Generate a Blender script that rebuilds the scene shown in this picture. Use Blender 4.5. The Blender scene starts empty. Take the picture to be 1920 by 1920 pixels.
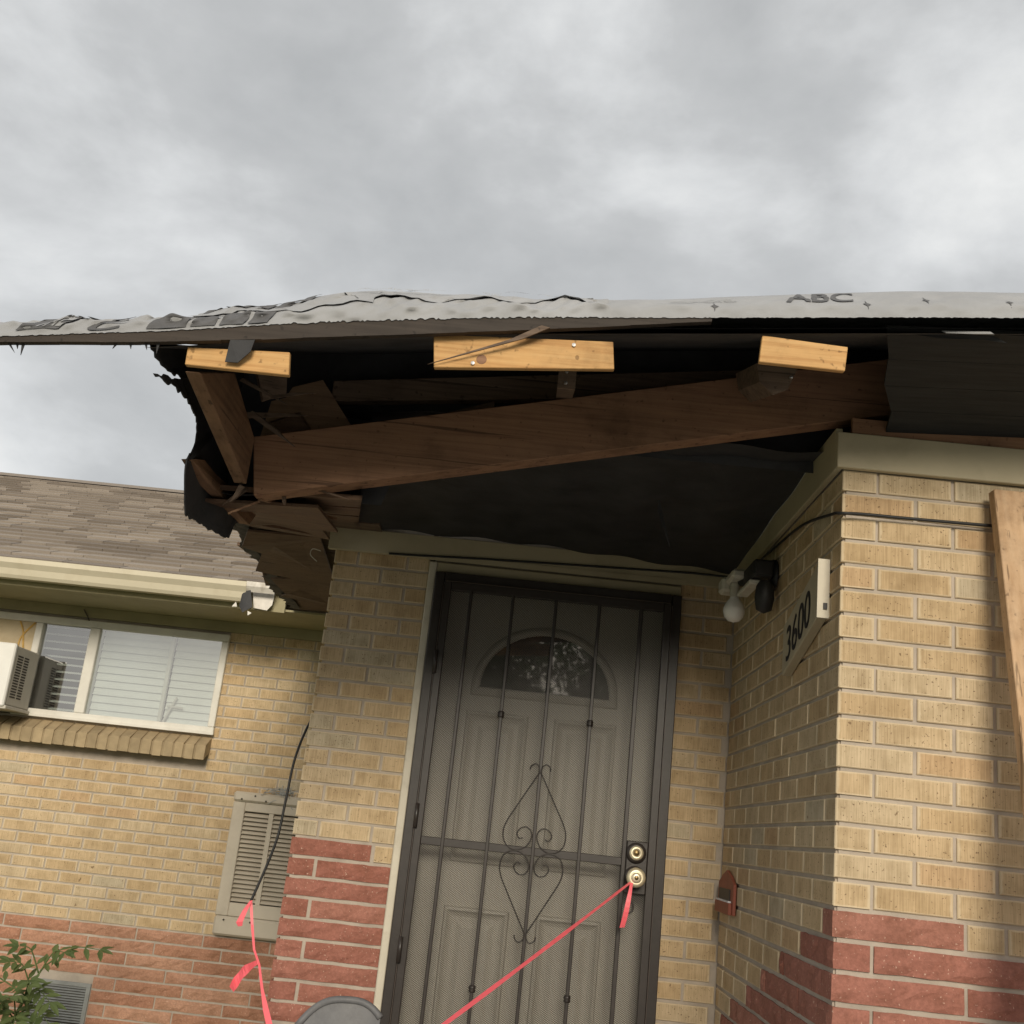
import bpy, bmesh, math, random
import numpy as np
from mathutils import Matrix, Vector
random.seed(7); np.random.seed(7)
R = math.radians
S = bpy.context.scene
COL = S.collection

# ------------------------------------------------------------------ camera
# lengths in metres, the camera's lens at z = 0, the ground 1.45 m below it
cam_d = bpy.data.cameras.new('camera'); cam = bpy.data.objects.new('camera', cam_d); COL.objects.link(cam)
pt, ro, yw = .2796, .1078, .0305
fw = Vector((-math.sin(yw)*math.cos(pt), math.cos(yw)*math.cos(pt), math.sin(pt)))
rt = Vector((math.cos(yw), math.sin(yw), 0)); up = rt.cross(fw)
rt2 = rt*math.cos(ro) + up*math.sin(ro); up2 = up*math.cos(ro) - rt*math.sin(ro)
m = Matrix.Identity(4)
for i in range(3):
    m[i][0] = rt2[i]; m[i][1] = up2[i]; m[i][2] = -fw[i]
cam.matrix_world = m
cam_d.sensor_width = 36; cam_d.lens = 2089.28/1920*36; cam_d.clip_start = .05; cam_d.clip_end = 3000
S.camera = cam

# ------------------------------------------------------------------ world
SUN_EL, SUN_AZ = 20, 177        # degrees, azimuth clockwise from +Y
W = bpy.data.worlds.new('World'); S.world = W; W.use_nodes = True
nt = W.node_tree; nt.nodes.clear()
def N(t, ty, **kw):
    n = t.nodes.new(ty)
    for k, v in kw.items():
        if k == 'inp':
            for a, b in v.items(): n.inputs[a].default_value = b
        else: setattr(n, k, v)
    return n
out = N(nt, 'ShaderNodeOutputWorld'); bg = N(nt, 'ShaderNodeBackground')
sky = N(nt, 'ShaderNodeTexSky', sky_type='NISHITA', sun_disc=False, sun_elevation=R(SUN_EL), sun_rotation=R(SUN_AZ), dust_density=3.0)
tc = N(nt, 'ShaderNodeTexCoord')
cmb = N(nt, 'ShaderNodeMapping', inp={'Location': (13.1, -.7, 7.9), 'Scale': (1, 1, 1.7)}); nt.links.new(tc.outputs['Generated'], cmb.inputs[0])
n1 = N(nt, 'ShaderNodeTexNoise', inp={'Scale': 3.6, 'Detail': 10, 'Roughness': .55, 'Distortion': .15}); nt.links.new(cmb.outputs[0], n1.inputs['Vector'])
mp2 = N(nt, 'ShaderNodeMapping', inp={'Location': (3, 9, 0)}); nt.links.new(cmb.outputs[0], mp2.inputs[0])
n2 = N(nt, 'ShaderNodeTexNoise', inp={'Scale': 1.6, 'Detail': 4, 'Roughness': .5}); nt.links.new(mp2.outputs[0], n2.inputs['Vector'])
mx = N(nt, 'ShaderNodeMix', data_type='FLOAT', inp={0: .4}); nt.links.new(n1.outputs[0], mx.inputs[2]); nt.links.new(n2.outputs[0], mx.inputs[3])
cr = N(nt, 'ShaderNodeValToRGB'); nt.links.new(mx.outputs[0], cr.inputs[0])
e = cr.color_ramp.elements
e[0].position = .36; e[0].color = (.46, .47, .472, 1); e[1].position = .63; e[1].color = (.95, .955, .94, 1)
el = cr.color_ramp.elements.new(.48); el.color = (.60, .608, .608, 1)
el = cr.color_ramp.elements.new(.55); el.color = (.76, .77, .77, 1)
sk = N(nt, 'ShaderNodeVectorMath', operation='SCALE', inp={'Scale': .1}); nt.links.new(sky.outputs[0], sk.inputs[0])
mc = N(nt, 'ShaderNodeMix', data_type='RGBA', inp={0: .9}); nt.links.new(sk.outputs[0], mc.inputs[6]); nt.links.new(cr.outputs[0], mc.inputs[7])
nt.links.new(mc.outputs[2], bg.inputs[0]); bg.inputs[1].default_value = 1.0; nt.links.new(bg.outputs[0], out.inputs[0])

# ------------------------------------------------------------------ sun
sd = bpy.data.lights.new('sun', 'SUN'); sd.energy = 2.7; sd.angle = R(20); sd.color = (1, .90, .74)
sun = bpy.data.objects.new('sun', sd); COL.objects.link(sun)
sv = Vector((math.sin(R(SUN_AZ))*math.cos(R(SUN_EL)), math.cos(R(SUN_AZ))*math.cos(R(SUN_EL)), math.sin(R(SUN_EL))))
sun.rotation_euler = sv.to_track_quat('Z', 'Y').to_euler(); sun.location = sv*30
S.view_settings.view_transform = 'Standard'; S.view_settings.look = 'None'
S.view_settings.exposure = 0.0; S.view_settings.gamma = 1

# ------------------------------------------------------------------ materials
MT = {}
def newmat(name):
    M = bpy.data.materials.new(name); M.use_nodes = True
    t = M.node_tree; t.nodes.clear()
    o = N(t, 'ShaderNodeOutputMaterial'); b = N(t, 'ShaderNodeBsdfPrincipled'); t.links.new(b.outputs[0], o.inputs[0])
    MT[name] = M
    return M, t, b, o
def L(t, a, b): t.links.new(a, b)
def ramp(t, src, stops, mode='LINEAR'):
    r = N(t, 'ShaderNodeValToRGB'); r.color_ramp.interpolation = mode
    els = r.color_ramp.elements
    els[0].position = stops[0][0]; els[0].color = (*stops[0][1], 1)
    els[1].position = stops[-1][0]; els[1].color = (*stops[-1][1], 1)
    for p, c in stops[1:-1]:
        q = els.new(p); q.color = (*c, 1)
    L(t, src, r.inputs[0]); return r.outputs[0]
def noise(t, vec, scale, detail=4, rough=.55, mul=None, off=None):
    v = vec
    if mul or off:
        mp = N(t, 'ShaderNodeMapping'); L(t, vec, mp.inputs[0])
        if mul: mp.inputs['Scale'].default_value = mul
        if off: mp.inputs['Location'].default_value = off
        v = mp.outputs[0]
    n = N(t, 'ShaderNodeTexNoise', inp={'Scale': scale, 'Detail': detail, 'Roughness': rough}); L(t, v, n.inputs['Vector'])
    return n.outputs[0]
def mixc(t, fac, a, b, mode='MIX'):
    m_ = N(t, 'ShaderNodeMix', data_type='RGBA', blend_type=mode)
    for i, v in ((0, fac), (6, a), (7, b)):
        if isinstance(v, (int, float)): m_.inputs[i].default_value = v
        elif isinstance(v, tuple): m_.inputs[i].default_value = (*v, 1)
        else: L(t, v, m_.inputs[i])
    return m_.outputs[2]
def mth(t, op, a, b=None):
    m_ = N(t, 'ShaderNodeMath', operation=op)
    for i, v in ((0, a), (1, b)):
        if v is None: continue
        if isinstance(v, (int, float)): m_.inputs[i].default_value = v
        else: L(t, v, m_.inputs[i])
    return m_.outputs[0]
def bump(t, b, h, strength=.3, dist=.004):
    n = N(t, 'ShaderNodeBump', inp={'Strength': strength, 'Distance': dist}); L(t, h, n.inputs['Height']); L(t, n.outputs[0], b.inputs['Normal'])
def simple(name, col, rough=.6, var=.12, scale=8, bmp=.15, bscale=60, metal=0, spec=.4, mul=None, dirt=None, rnd=0):
    M, t, b, o = newmat(name)
    c = N(t, 'ShaderNodeTexCoord').outputs['Object']
    n = noise(t, c, scale, 6, .6, mul=mul)
    lo = tuple(x*(1-var) for x in col); hi = tuple(min(1, x*(1+var)) for x in col)
    cc = ramp(t, n, [(.3, lo), (.7, hi)])
    if dirt:
        d = noise(t, c, dirt[0], 5, .65, off=(3, 1, 2))
        cc = mixc(t, mth(t, 'MULTIPLY', ramp(t, d, [(.5, (0, 0, 0)), (.72, (1, 1, 1))]), dirt[1]), cc, dirt[2])
    if rnd:
        oi = N(t, 'ShaderNodeObjectInfo').outputs['Random']
        cc = mixc(t, 1.0, cc, ramp(t, oi, [(0, (1-rnd,)*3), (1, (1+rnd*.3,)*3)]), 'MULTIPLY')
    L(t, cc, b.inputs['Base Color']); b.inputs['Roughness'].default_value = rough; b.inputs['Metallic'].default_value = metal
    b.inputs['Specular IOR Level'].default_value = spec
    if bmp: bump(t, b, noise(t, c, bscale, 4, .6, mul=mul), bmp)
    return M

def brick_mat(name, stops, red=False):
    M, t, b, o = newmat(name)
    tco = N(t, 'ShaderNodeTexCoord'); oi = mth(t, 'FRACT', mth(t, 'ADD', N(t, 'ShaderNodeObjectInfo').outputs['Random'], N(t, 'ShaderNodeNewGeometry').outputs['Random Per Island']))
    sc = N(t, 'ShaderNodeVectorMath', operation='MULTIPLY_ADD'); L(t, tco.outputs['Object'], sc.inputs[0]); sc.inputs[1].default_value = (1, 1, 1)
    cx = N(t, 'ShaderNodeCombineXYZ'); r100 = mth(t, 'MULTIPLY', oi, 97.0)
    for i in range(3): L(t, r100, cx.inputs[i])
    L(t, cx.outputs[0], sc.inputs[2]); v = sc.outputs[0]
    base = ramp(t, oi, stops, 'CONSTANT')
    cloud = noise(t, v, 14, 5, .6)
    base = mixc(t, 1.0, base, ramp(t, cloud, [(.3, (.8, .78, .74)), (.55, (1, 1, 1)), (.75, (1.07, 1.07, 1.08))]), 'MULTIPLY')
    if not red:
        st = noise(t, v, 1, 2, .6, mul=(330, 330, 9))
        base = mixc(t, 1.0, base, ramp(t, st, [(.3, (.80, .77, .73)), (.62, (1.07, 1.07, 1.06))]), 'MULTIPLY')
        pit = noise(t, v, 150, 2, .5)
        chip = noise(t, v, 21, 3, .5, off=(2, 7, 1))
        base = mixc(t, ramp(t, chip, [(.735, (0, 0, 0)), (.75, (.8, .8, .8))]), base, (.20, .13, .07))
        base = mixc(t, ramp(t, pit, [(.66, (0, 0, 0)), (.70, (.75, .75, .75))]), base, (.12, .07, .035))
        g = N(t, 'ShaderNodeSeparateXYZ'); L(t, N(t, 'ShaderNodeAttribute', attribute_name='gen').outputs['Vector'], g.inputs[0])
        ex = mth(t, 'MINIMUM', g.outputs[0], mth(t, 'SUBTRACT', 1.0, g.outputs[0]))
        nn = N(t, 'ShaderNodeSeparateXYZ'); L(t, tco.outputs['Normal'], nn.inputs[0])
        side = mth(t, 'GREATER_THAN', mth(t, 'ABSOLUTE', nn.outputs[0]), .6)
        ex = mth(t, 'ADD', ex, mth(t, 'MULTIPLY', side, mth(t, 'MULTIPLY', mth(t, 'MINIMUM', g.outputs[1], mth(t, 'SUBTRACT', 1.0, g.outputs[1])), .5)))
        ez = mth(t, 'MULTIPLY', mth(t, 'MINIMUM', g.outputs[2], mth(t, 'SUBTRACT', 1.0, g.outputs[2])), .55)
        ed = mth(t, 'ADD', mth(t, 'MINIMUM', ex, ez), mth(t, 'MULTIPLY', mth(t, 'SUBTRACT', noise(t, v, 40, 3), .5), .05))
        base = mixc(t, ramp(t, ed, [(.02, (.75, .75, .75)), (.05, (0, 0, 0))]), base, (.70, .58, .40))
        bump(t, b, mth(t, 'SUBTRACT', st, mth(t, 'MULTIPLY', mth(t, 'GREATER_THAN', pit, .67), 1.2)), .35, .0015)
        b.inputs['Roughness'].default_value = .85
    else:
        fn = noise(t, v, 90, 6, .7)
        base = mixc(t, 1.0, base, ramp(t, fn, [(.3, (.75, .72, .7)), (.7, (1.15, 1.12, 1.1))]), 'MULTIPLY')
        sp = noise(t, v, 150, 2, .45, off=(9, 2, 5))
        base = mixc(t, ramp(t, sp, [(.68, (0, 0, 0)), (.72, (.7, .7, .7))]), base, (.72, .50, .40))
        bump(t, b, fn, .6, .005)
        b.inputs['Roughness'].default_value = .8
    b.inputs['Specular IOR Level'].default_value = .25
    gp = N(t, 'ShaderNodeNewGeometry').outputs['Position']
    base = mixc(t, 1.0, base, ramp(t, noise(t, gp, 2.6, 6, .62, mul=(1, 1, .6)), [(.3, (.80, .78, .75)), (.48, (.98, .98, .97)), (.7, (1.07, 1.07, 1.06))]), 'MULTIPLY')
    L(t, base, b.inputs['Base Color'])
    return M
brick_mat('yellow_brick', [(0, (.57, .43, .265)), (.22, (.59, .455, .29)), (.42, (.555, .41, .245)), (.58, (.585, .465, .31)), (.74, (.57, .43, .265)), (.90, (.53, .45, .325)), (.95, (.545, .385, .23))])
brick_mat('red_brick', [(0, (.36, .155, .118)), (.3, (.385, .17, .13)), (.6, (.345, .145, .108)), (.8, (.40, .185, .14))], True)
brick_mat('wing_red_brick', [(0, (.44, .235, .155)), (.3, (.48, .27, .185)), (.6, (.42, .22, .145)), (.8, (.50, .29, .20))], True)
simple('mortar', (.455, .395, .33), .95, .16, 9, .4, 140, spec=.2)
simple('sill_brick', (.40, .31, .19), .85, .15, 15, .3, 120, rnd=.22, spec=.2)
simple('trim_paint', (.44, .385, .26), .55, .07, 5, .12, 40, dirt=(6, .35, (.26, .22, .14)))
simple('cream_paint', (.62, .57, .46), .5, .06, 8, .08, 60, dirt=(9, .4, (.33, .29, .2)))
simple('olive_soffit', (.36, .32, .19), .6, .1, 4, .1, 40, dirt=(5, .3, (.2, .18, .1)))
simple('white_vinyl', (.74, .72, .66), .4, .05, 9, .03, 60, dirt=(8, .3, (.5, .46, .38)))
simple('gutter_paint', (.66, .60, .46), .35, .05, 3, .03, 40, dirt=(5, .3, (.45, .38, .25)))
simple('gutter_white', (.76, .72, .66), .5, .12, 20, .2, 60, dirt=(14, .7, (.38, .33, .26)))
simple('plaster_panel', (.60, .50, .34), .8, .1, 8, .1, 60, dirt=(6, .4, (.45, .34, .18)))
simple('foam', (.62, .40, .12), .8, .2, 30, .4, 80)
simple('black_paper', (.052, .052, .055), .7, .35, 6, .8, 11, spec=.3)
simple('ceiling_paper', (.032, .032, .034), .7, .4, 6, .9, 9, spec=.3)
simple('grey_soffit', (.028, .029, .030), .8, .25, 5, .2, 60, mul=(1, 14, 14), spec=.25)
simple('felt', (.34, .345, .355), .75, .10, 7, .8, 16, spec=.25, dirt=(5, .25, (.27, .27, .28)))
simple('felt_ink', (.12, .12, .125), .75, .15, 40, .1, 60, spec=.2)
simple('felt_faint_ink', (.36, .36, .36), .75, .2, 60, .1, 60, spec=.2)
simple('brown_paint_metal', (.030, .024, .021), .38, .2, 20, .08, 120, spec=.5)
simple('brown_paint_light', (.10, .08, .068), .35, .1, 20, .05, 120, spec=.5)
simple('door_paint', (.60, .57, .49), .45, .05, 6, .05, 60, mul=(1, 1, .2))
simple('brass', (.72, .64, .46), .38, .1, 20, .04, 80, metal=.55)
simple('brass_dark', (.22, .16, .08), .4, .1, 20, .04, 80, metal=1)
simple('steel', (.6, .6, .6), .35, .1, 30, .03, 80, metal=1)
simple('black_plastic', (.022, .021, .021), .5, .2, 30, .05, 90)
simple('cable_black', (.018, .018, .018), .5, .2, 30, .05, 90)
simple('bulb_glass', (.80, .79, .75), .18, .03, 8, .0, 60, spec=.5)
simple('lamp_white', (.58, .55, .47), .55, .1, 20, .1, 60, dirt=(12, .5, (.3, .27, .2)))
simple('plaque', (.47, .41, .29), .55, .08, 9, .1, 60)
simple('digit_black', (.03, .03, .035), .4, .1, 9, 0)
simple('red_wood', (.26, .075, .045), .55, .2, 12, .15, 60, mul=(1, 1, .15))
simple('paper', (.75, .75, .78), .7, .03, 9, 0)
simple('pink_tape', (.95, .155, .19), .45, .06, 9, .1, 60, spec=.4)
simple('vent_paint', (.52, .46, .37), .5, .06, 6, .06, 60, dirt=(5, .35, (.30, .25, .18)))
simple('vent_dark', (.06, .05, .04), .8, .1, 9, 0)
simple('galvanised', (.33, .34, .33), .5, .15, 20, .05, 60, metal=.4)
simple('ac_plastic', (.50, .47, .41), .5, .05, 9, .03, 60)
simple('ac_white', (.80, .79, .75), .45, .04, 9, .03, 60)
simple('grey_plastic', (.15, .15, .155), .55, .12, 8, .15, 120, dirt=(7, .6, (.27, .27, .27)))
simple('blind', (.88, .89, .86), .6, .04, 5, 0)
simple('dark_room', (.05, .05, .05), .9, .1, 5, 0)
simple('painted_reflection', (.035, .033, .032), .7, .1, 5, 0)
simple('soil', (.16, .125, .08), .95, .3, 3, .5, 30, spec=.1)
simple('lawn_ground', (.13, .14, .06), .95, .35, 1.2, .5, 40, spec=.1)
simple('concrete', (.36, .345, .32), .9, .12, 3, .25, 90, spec=.2)
simple('asphalt', (.05, .05, .05), .9, .2, 3, .3, 60, spec=.2)
simple('bark', (.10, .075, .05), .9, .3, 9, .6, 30, mul=(1, 1, .2), spec=.1)
simple('stem_green', (.10, .14, .045), .7, .2, 9, .1, 60)
simple('dry_twig', (.17, .10, .05), .9, .35, 20, .2, 60, spec=.1)
simple('house_siding', (.55, .5, .42), .7, .1, 2, .1, 10)
def leaf_mat(name, a, b_, tr=.3):
    M, t, b, o = newmat(name)
    c = N(t, 'ShaderNodeTexCoord').outputs['Object']
    L(t, ramp(t, noise(t, c, 9, 4), [(.3, a), (.7, b_)]), b.inputs['Base Color']); b.inputs['Roughness'].default_value = .5
    b.inputs['Specular IOR Level'].default_value = .3
    td = N(t, 'ShaderNodeBsdfTranslucent'); td.inputs[0].default_value = (*[min(1, x*1.4) for x in b_], 1)
    ms = N(t, 'ShaderNodeMixShader', inp={0: tr}); L(t, b.outputs[0], ms.inputs[1]); L(t, td.outputs[0], ms.inputs[2]); L(t, ms.outputs[0], o.inputs[0])
leaf_mat('leaf', (.085, .125, .045), (.15, .19, .07))
leaf_mat('tree_leaf', (.03, .06, .018), (.065, .11, .03))

def wood(name, a, b_, c_, axis='x', rough=.7, knots=True):
    M, t, b, o = newmat(name)
    co = N(t, 'ShaderNodeTexCoord').outputs['Object']
    mul = {'x': (1.6, 26, 60), 'y': (22, 1.6, 34), 'z': (26, 26, 1.4)}[axis]
    g = noise(t, co, 1.5, 6, .65, mul=mul)
    w = N(t, 'ShaderNodeTexWave', wave_type='BANDS', bands_direction={'x': 'Z', 'y': 'Z', 'z': 'X'}[axis], inp={'Scale': 14, 'Distortion': 5, 'Detail': 3, 'Detail Scale': .6})
    mp = N(t, 'ShaderNodeMapping'); mp.inputs['Scale'].default_value = {'x': (.35, 1, 1), 'y': (1, .35, 1), 'z': (1, 1, .3)}[axis]; L(t, co, mp.inputs[0]); L(t, mp.outputs[0], w.inputs['Vector'])
    f = mth(t, 'ADD', mth(t, 'MULTIPLY', g, .94), mth(t, 'MULTIPLY', w.outputs['Fac'], .06))
    cc = ramp(t, f, [(.3, c_), (.5, a), (.72, b_)])
    if knots:
        vv = N(t, 'ShaderNodeTexVoronoi', inp={'Scale': 4.2}); mp2 = N(t, 'ShaderNodeMapping'); mp2.inputs['Scale'].default_value = {'x': (.6, 1, 1.6), 'y': (1, .6, 1.6), 'z': (1, 1, .5)}[axis]
        L(t, co, mp2.inputs[0]); L(t, mp2.outputs[0], vv.inputs['Vector'])
        cc = mixc(t, ramp(t, vv.outputs['Distance'], [(.05, (.85, .85, .85)), (.13, (0, 0, 0))]), cc, tuple(x*.45 for x in c_))
    cc = mixc(t, 1.0, cc, ramp(t, noise(t, co, 3.2, 7, .68, off=(5, 3, 1)), [(.3, (.52, .50, .48)), (.47, (.92, .92, .92)), (.65, (1.1, 1.08, 1.05))]), 'MULTIPLY')
    ck = noise(t, co, 1.3, 3, .5, mul={'x': (1.2, 30, 70), 'y': (30, 1.2, 70), 'z': (60, 30, 1.0)}[axis], off=(7, 1, 4))
    cc = mixc(t, ramp(t, ck, [(.655, (0, 0, 0)), (.69, (.7, .7, .7))]), cc, tuple(x*.35 for x in c_))
    sp = noise(t, co, 60, 2, .4)
    cc = mixc(t, ramp(t, sp, [(.66, (0, 0, 0)), (.74, (.6, .6, .6))]), cc, tuple(x*.3 for x in c_))
    L(t, cc, b.inputs['Base Color']); b.inputs['Roughness'].default_value = rough; b.inputs['Specular IOR Level'].default_value = .3
    bump(t, b, g, .25, .002)
wood('fresh_lumber', (.60, .355, .145), (.68, .43, .19), (.44, .225, .08))
wood('post_lumber', (.58, .39, .235), (.65, .46, .29), (.47, .295, .16), 'z')
wood('old_lumber', (.28, .155, .092), (.34, .195, .115), (.19, .10, .06))
wood('old_lumber_y', (.23, .135, .08), (.30, .18, .11), (.13, .072, .042), 'y')
wood('osb', (.27, .175, .11), (.33, .22, .14), (.19, .115, .07), knots=False)
wood('plywood', (.14, .085, .055), (.18, .112, .07), (.095, .056, .037), knots=False)
wood('shaded_edge_wood', (.048, .038, .031), (.062, .049, .040), (.034, .026, .021), knots=False)  # fascia wood darkened, with the shade under the felt put into its colour
wood('fascia_wood', (.15, .105, .075), (.20, .145, .105), (.09, .062, .045), knots=False)
# shingle
M, t, b, o = newmat('shingle')
co = N(t, 'ShaderNodeTexCoord').outputs['Object']; oi = mth(t, 'FRACT', mth(t, 'ADD', N(t, 'ShaderNodeObjectInfo').outputs['Random'], N(t, 'ShaderNodeNewGeometry').outputs['Random Per Island']))
cc = ramp(t, oi, [(0, (.20, .168, .138)), (.2, (.26, .222, .185)), (.45, (.31, .268, .225)), (.7, (.235, .20, .168)), (.88, (.34, .295, .25))], 'CONSTANT')
cc = mixc(t, 1.0, cc, ramp(t, noise(t, co, 260, 2, .5), [(.3, (.7, .7, .7)), (.7, (1.25, 1.25, 1.25))]), 'MULTIPLY')
L(t, cc, b.inputs['Base Color']); b.inputs['Roughness'].default_value = .9; b.inputs['Specular IOR Level'].default_value = .2
bump(t, b, noise(t, co, 300, 2, .5), .5, .002)
# window glass: reflects the sky, lets the blinds show
def glass(name, base_refl, tint=(1, 1, 1)):
    M, t, b, o = newmat(name); t.nodes.remove(b)
    tr = N(t, 'ShaderNodeBsdfTransparent'); tr.inputs[0].default_value = (*tint, 1)
    gl = N(t, 'ShaderNodeBsdfGlossy', inp={'Roughness': .02}); fr = N(t, 'ShaderNodeFresnel', inp={'IOR': 1.5})
    fac = mth(t, 'ADD', fr.outputs[0], base_refl); ms = N(t, 'ShaderNodeMixShader'); L(t, fac, ms.inputs[0])
    L(t, tr.outputs[0], ms.inputs[1]); L(t, gl.outputs[0], ms.inputs[2]); L(t, ms.outputs[0], o.inputs[0])
    co = N(t, 'ShaderNodeTexCoord').outputs['Object']
    bn = N(t, 'ShaderNodeBump', inp={'Strength': .05, 'Distance': .01}); L(t, noise(t, co, 2.5, 2), bn.inputs['Height']); L(t, bn.outputs[0], gl.inputs['Normal'])
glass('window_glass', .38, (.85, .9, .88))
glass('fan_glass', .30, (.30, .32, .32))
# perforated steel screen
M, t, b, o = newmat('screen_mesh')
co = N(t, 'ShaderNodeTexCoord').outputs['Object']; s3 = N(t, 'ShaderNodeSeparateXYZ'); L(t, co, s3.inputs[0])
P_ = .0105
u1 = mth(t, 'ADD', mth(t, 'DIVIDE', s3.outputs[0], P_), mth(t, 'DIVIDE', s3.outputs[2], P_*.62))
u2 = mth(t, 'SUBTRACT', mth(t, 'DIVIDE', s3.outputs[0], P_), mth(t, 'DIVIDE', s3.outputs[2], P_*.62))
def strand(u):
    f = mth(t, 'ABSOLUTE', mth(t, 'SUBTRACT', mth(t, 'FRACT', u), .5)); return mth(t, 'GREATER_THAN', f, .36)
fac = mth(t, 'MAXIMUM', strand(u1), strand(u2))
b.inputs['Base Color'].default_value = (.045, .037, .030, 1); b.inputs['Roughness'].default_value = .4
tr = N(t, 'ShaderNodeBsdfTransparent'); ms = N(t, 'ShaderNodeMixShader'); L(t, fac, ms.inputs[0]); L(t, tr.outputs[0], ms.inputs[1]); L(t, b.outputs[0], ms.inputs[2]); L(t, ms.outputs[0], o.inputs[0])

# ------------------------------------------------------------------ object helpers
WORLD = {}
def obj(name, me, mat=None, parent=None, world=None, kind=None, smooth=False):
    o_ = bpy.data.objects.new(name, me); COL.objects.link(o_)
    w_ = world or Matrix.Identity(4)
    if parent:
        o_.parent = parent; o_.matrix_parent_inverse = WORLD[parent].inverted()
    o_.matrix_basis = w_; WORLD[o_] = w_
    if mat and me and not me.materials: me.materials.append(MT[mat])
    if kind: o_['kind'] = kind
    if smooth and me: me.polygons.foreach_set('use_smooth', [True]*len(me.polygons))
    return o_
def thing(name, label, cat, loc=(0, 0, 0), group=None):
    o_ = bpy.data.objects.new(name, None); COL.objects.link(o_); o_.location = loc; o_.empty_display_size = .1
    WORLD[o_] = Matrix.Translation(loc); o_['label'] = label; o_['category'] = cat
    if group: o_['group'] = group
    return o_
def tag(o_, label, cat, group=None):
    o_['label'] = label; o_['category'] = cat
    if group: o_['group'] = group
    return o_
class MB:
    def __init__(s): s.v = []; s.f = []
    def add(s, vs, fs):
        n = len(s.v); s.v += [tuple(map(float, p)) for p in vs]; s.f += [tuple(i+n for i in f) for f in fs]; return s
    def box(s, x0, x1, y0, y1, z0, z1):
        return s.add([(x0, y0, z0), (x1, y0, z0), (x1, y1, z0), (x0, y1, z0), (x0, y0, z1), (x1, y0, z1), (x1, y1, z1), (x0, y1, z1)],
                     [(0, 3, 2, 1), (4, 5, 6, 7), (0, 1, 5, 4), (1, 2, 6, 5), (2, 3, 7, 6), (3, 0, 4, 7)])
    def prism(s, pts, vec):
        vec = Vector(vec); n = len(pts); a = [Vector(p) for p in pts]
        return s.add(a + [p+vec for p in a], [tuple(range(n))[::-1], tuple(range(n, 2*n))] + [(i, (i+1) % n, (i+1) % n+n, i+n) for i in range(n)])
    def tube(s, pts, r, seg=8, cap=True):
        pts = [Vector(p) for p in pts]; rr = r if isinstance(r, (list, tuple)) else [r]*len(pts); vs = []; fs = []
        nrm = None
        for i, p in enumerate(pts):
            d = (pts[min(i+1, len(pts)-1)]-pts[max(i-1, 0)]).normalized()
            if nrm is None: nrm = d.orthogonal().normalized()
            nrm = (nrm - d*nrm.dot(d)).normalized(); bn = d.cross(nrm)
            for k in range(seg):
                a = 2*math.pi*k/seg; vs.append(p + (nrm*math.cos(a)+bn*math.sin(a))*rr[i])
        for i in range(len(pts)-1):
            for k in range(seg): fs.append((i*seg+k, i*seg+(k+1) % seg, (i+1)*seg+(k+1) % seg, (i+1)*seg+k))
        if cap: fs += [tuple(range(seg))[::-1], tuple((len(pts)-1)*seg+k for k in range(seg))]
        return s.add(vs, fs)
    def lathe(s, c, axis, prof, seg=20):   # prof: (radius, along)
        c = Vector(c); ax = Vector(axis).normalized(); u = ax.orthogonal().normalized(); w_ = ax.cross(u); vs = []; fs = []
        for r, h in prof:
            for k in range(seg):
                a = 2*math.pi*k/seg; vs.append(c+ax*h+(u*math.cos(a)+w_*math.sin(a))*max(r, 1e-5))
        for i in range(len(prof)-1):
            for k in range(seg): fs.append((i*seg+k, i*seg+(k+1) % seg, (i+1)*seg+(k+1) % seg, (i+1)*seg+k))
        return s.add(vs, fs)
    def grid(s, fn, nu, nv, closed=False):
        vs = [fn(i/nu, j/nv) for i in range(nu+1) for j in range(nv+1)]
        return s.add(vs, [(i*(nv+1)+j, (i+1)*(nv+1)+j, (i+1)*(nv+1)+j+1, i*(nv+1)+j+1) for i in range(nu) for j in range(nv)])
    def strip(s, pts, w, t_=.0008, side=(0, 0, 1)):    # ribbon of width(s) w along pts
        pts = [Vector(p) for p in pts]; ww = w if isinstance(w, (list, tuple)) else [w]*len(pts); A = []
        sd_ = side if isinstance(side, list) else [side]*len(pts)
        for p, q, u in zip(pts, ww, sd_): u = Vector(u).normalized(); A += [p-u*q/2, p+u*q/2]
        return s.add(A, [(2*i, 2*i+1, 2*i+3, 2*i+2) for i in range(len(pts)-1)])
    def mesh(s, name='mesh', fix=True):
        me = bpy.data.meshes.new(name); me.from_pydata(s.v, [], s.f)
        if fix:
            bm = bmesh.new(); bm.from_mesh(me); bmesh.ops.recalc_face_normals(bm, faces=bm.faces); bm.to_mesh(me); bm.free()
        return me
    def build(s, name, mat, parent=None, kind=None, smooth=False, bev=0):
        me = s.mesh(name)
        if bev:
            bm = bmesh.new(); bm.from_mesh(me)
            bmesh.ops.bevel(bm, geom=list(bm.edges), offset=bev, segments=1, affect='EDGES', clamp_overlap=True); bm.to_mesh(me); bm.free()
        return obj(name, me, mat, parent, None, kind, smooth)
def lerp(tab, x):
    xs = [a for a, _ in tab]; return float(np.interp(x, xs, [b for _, b in tab]))
def spline(pts, n=6):
    pts = [Vector(p) for p in pts]; o_ = []
    for i in range(len(pts)-1):
        p0, p1, p2, p3 = pts[max(i-1, 0)], pts[i], pts[i+1], pts[min(i+2, len(pts)-1)]
        for k in range(n):
            t_ = k/n; o_.append(.5*((2*p1)+(p2-p0)*t_+(2*p0-5*p1+4*p2-p3)*t_*t_+(3*p1-p0-3*p2+p3)*t_**3))
    return o_+[pts[-1]]

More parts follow.
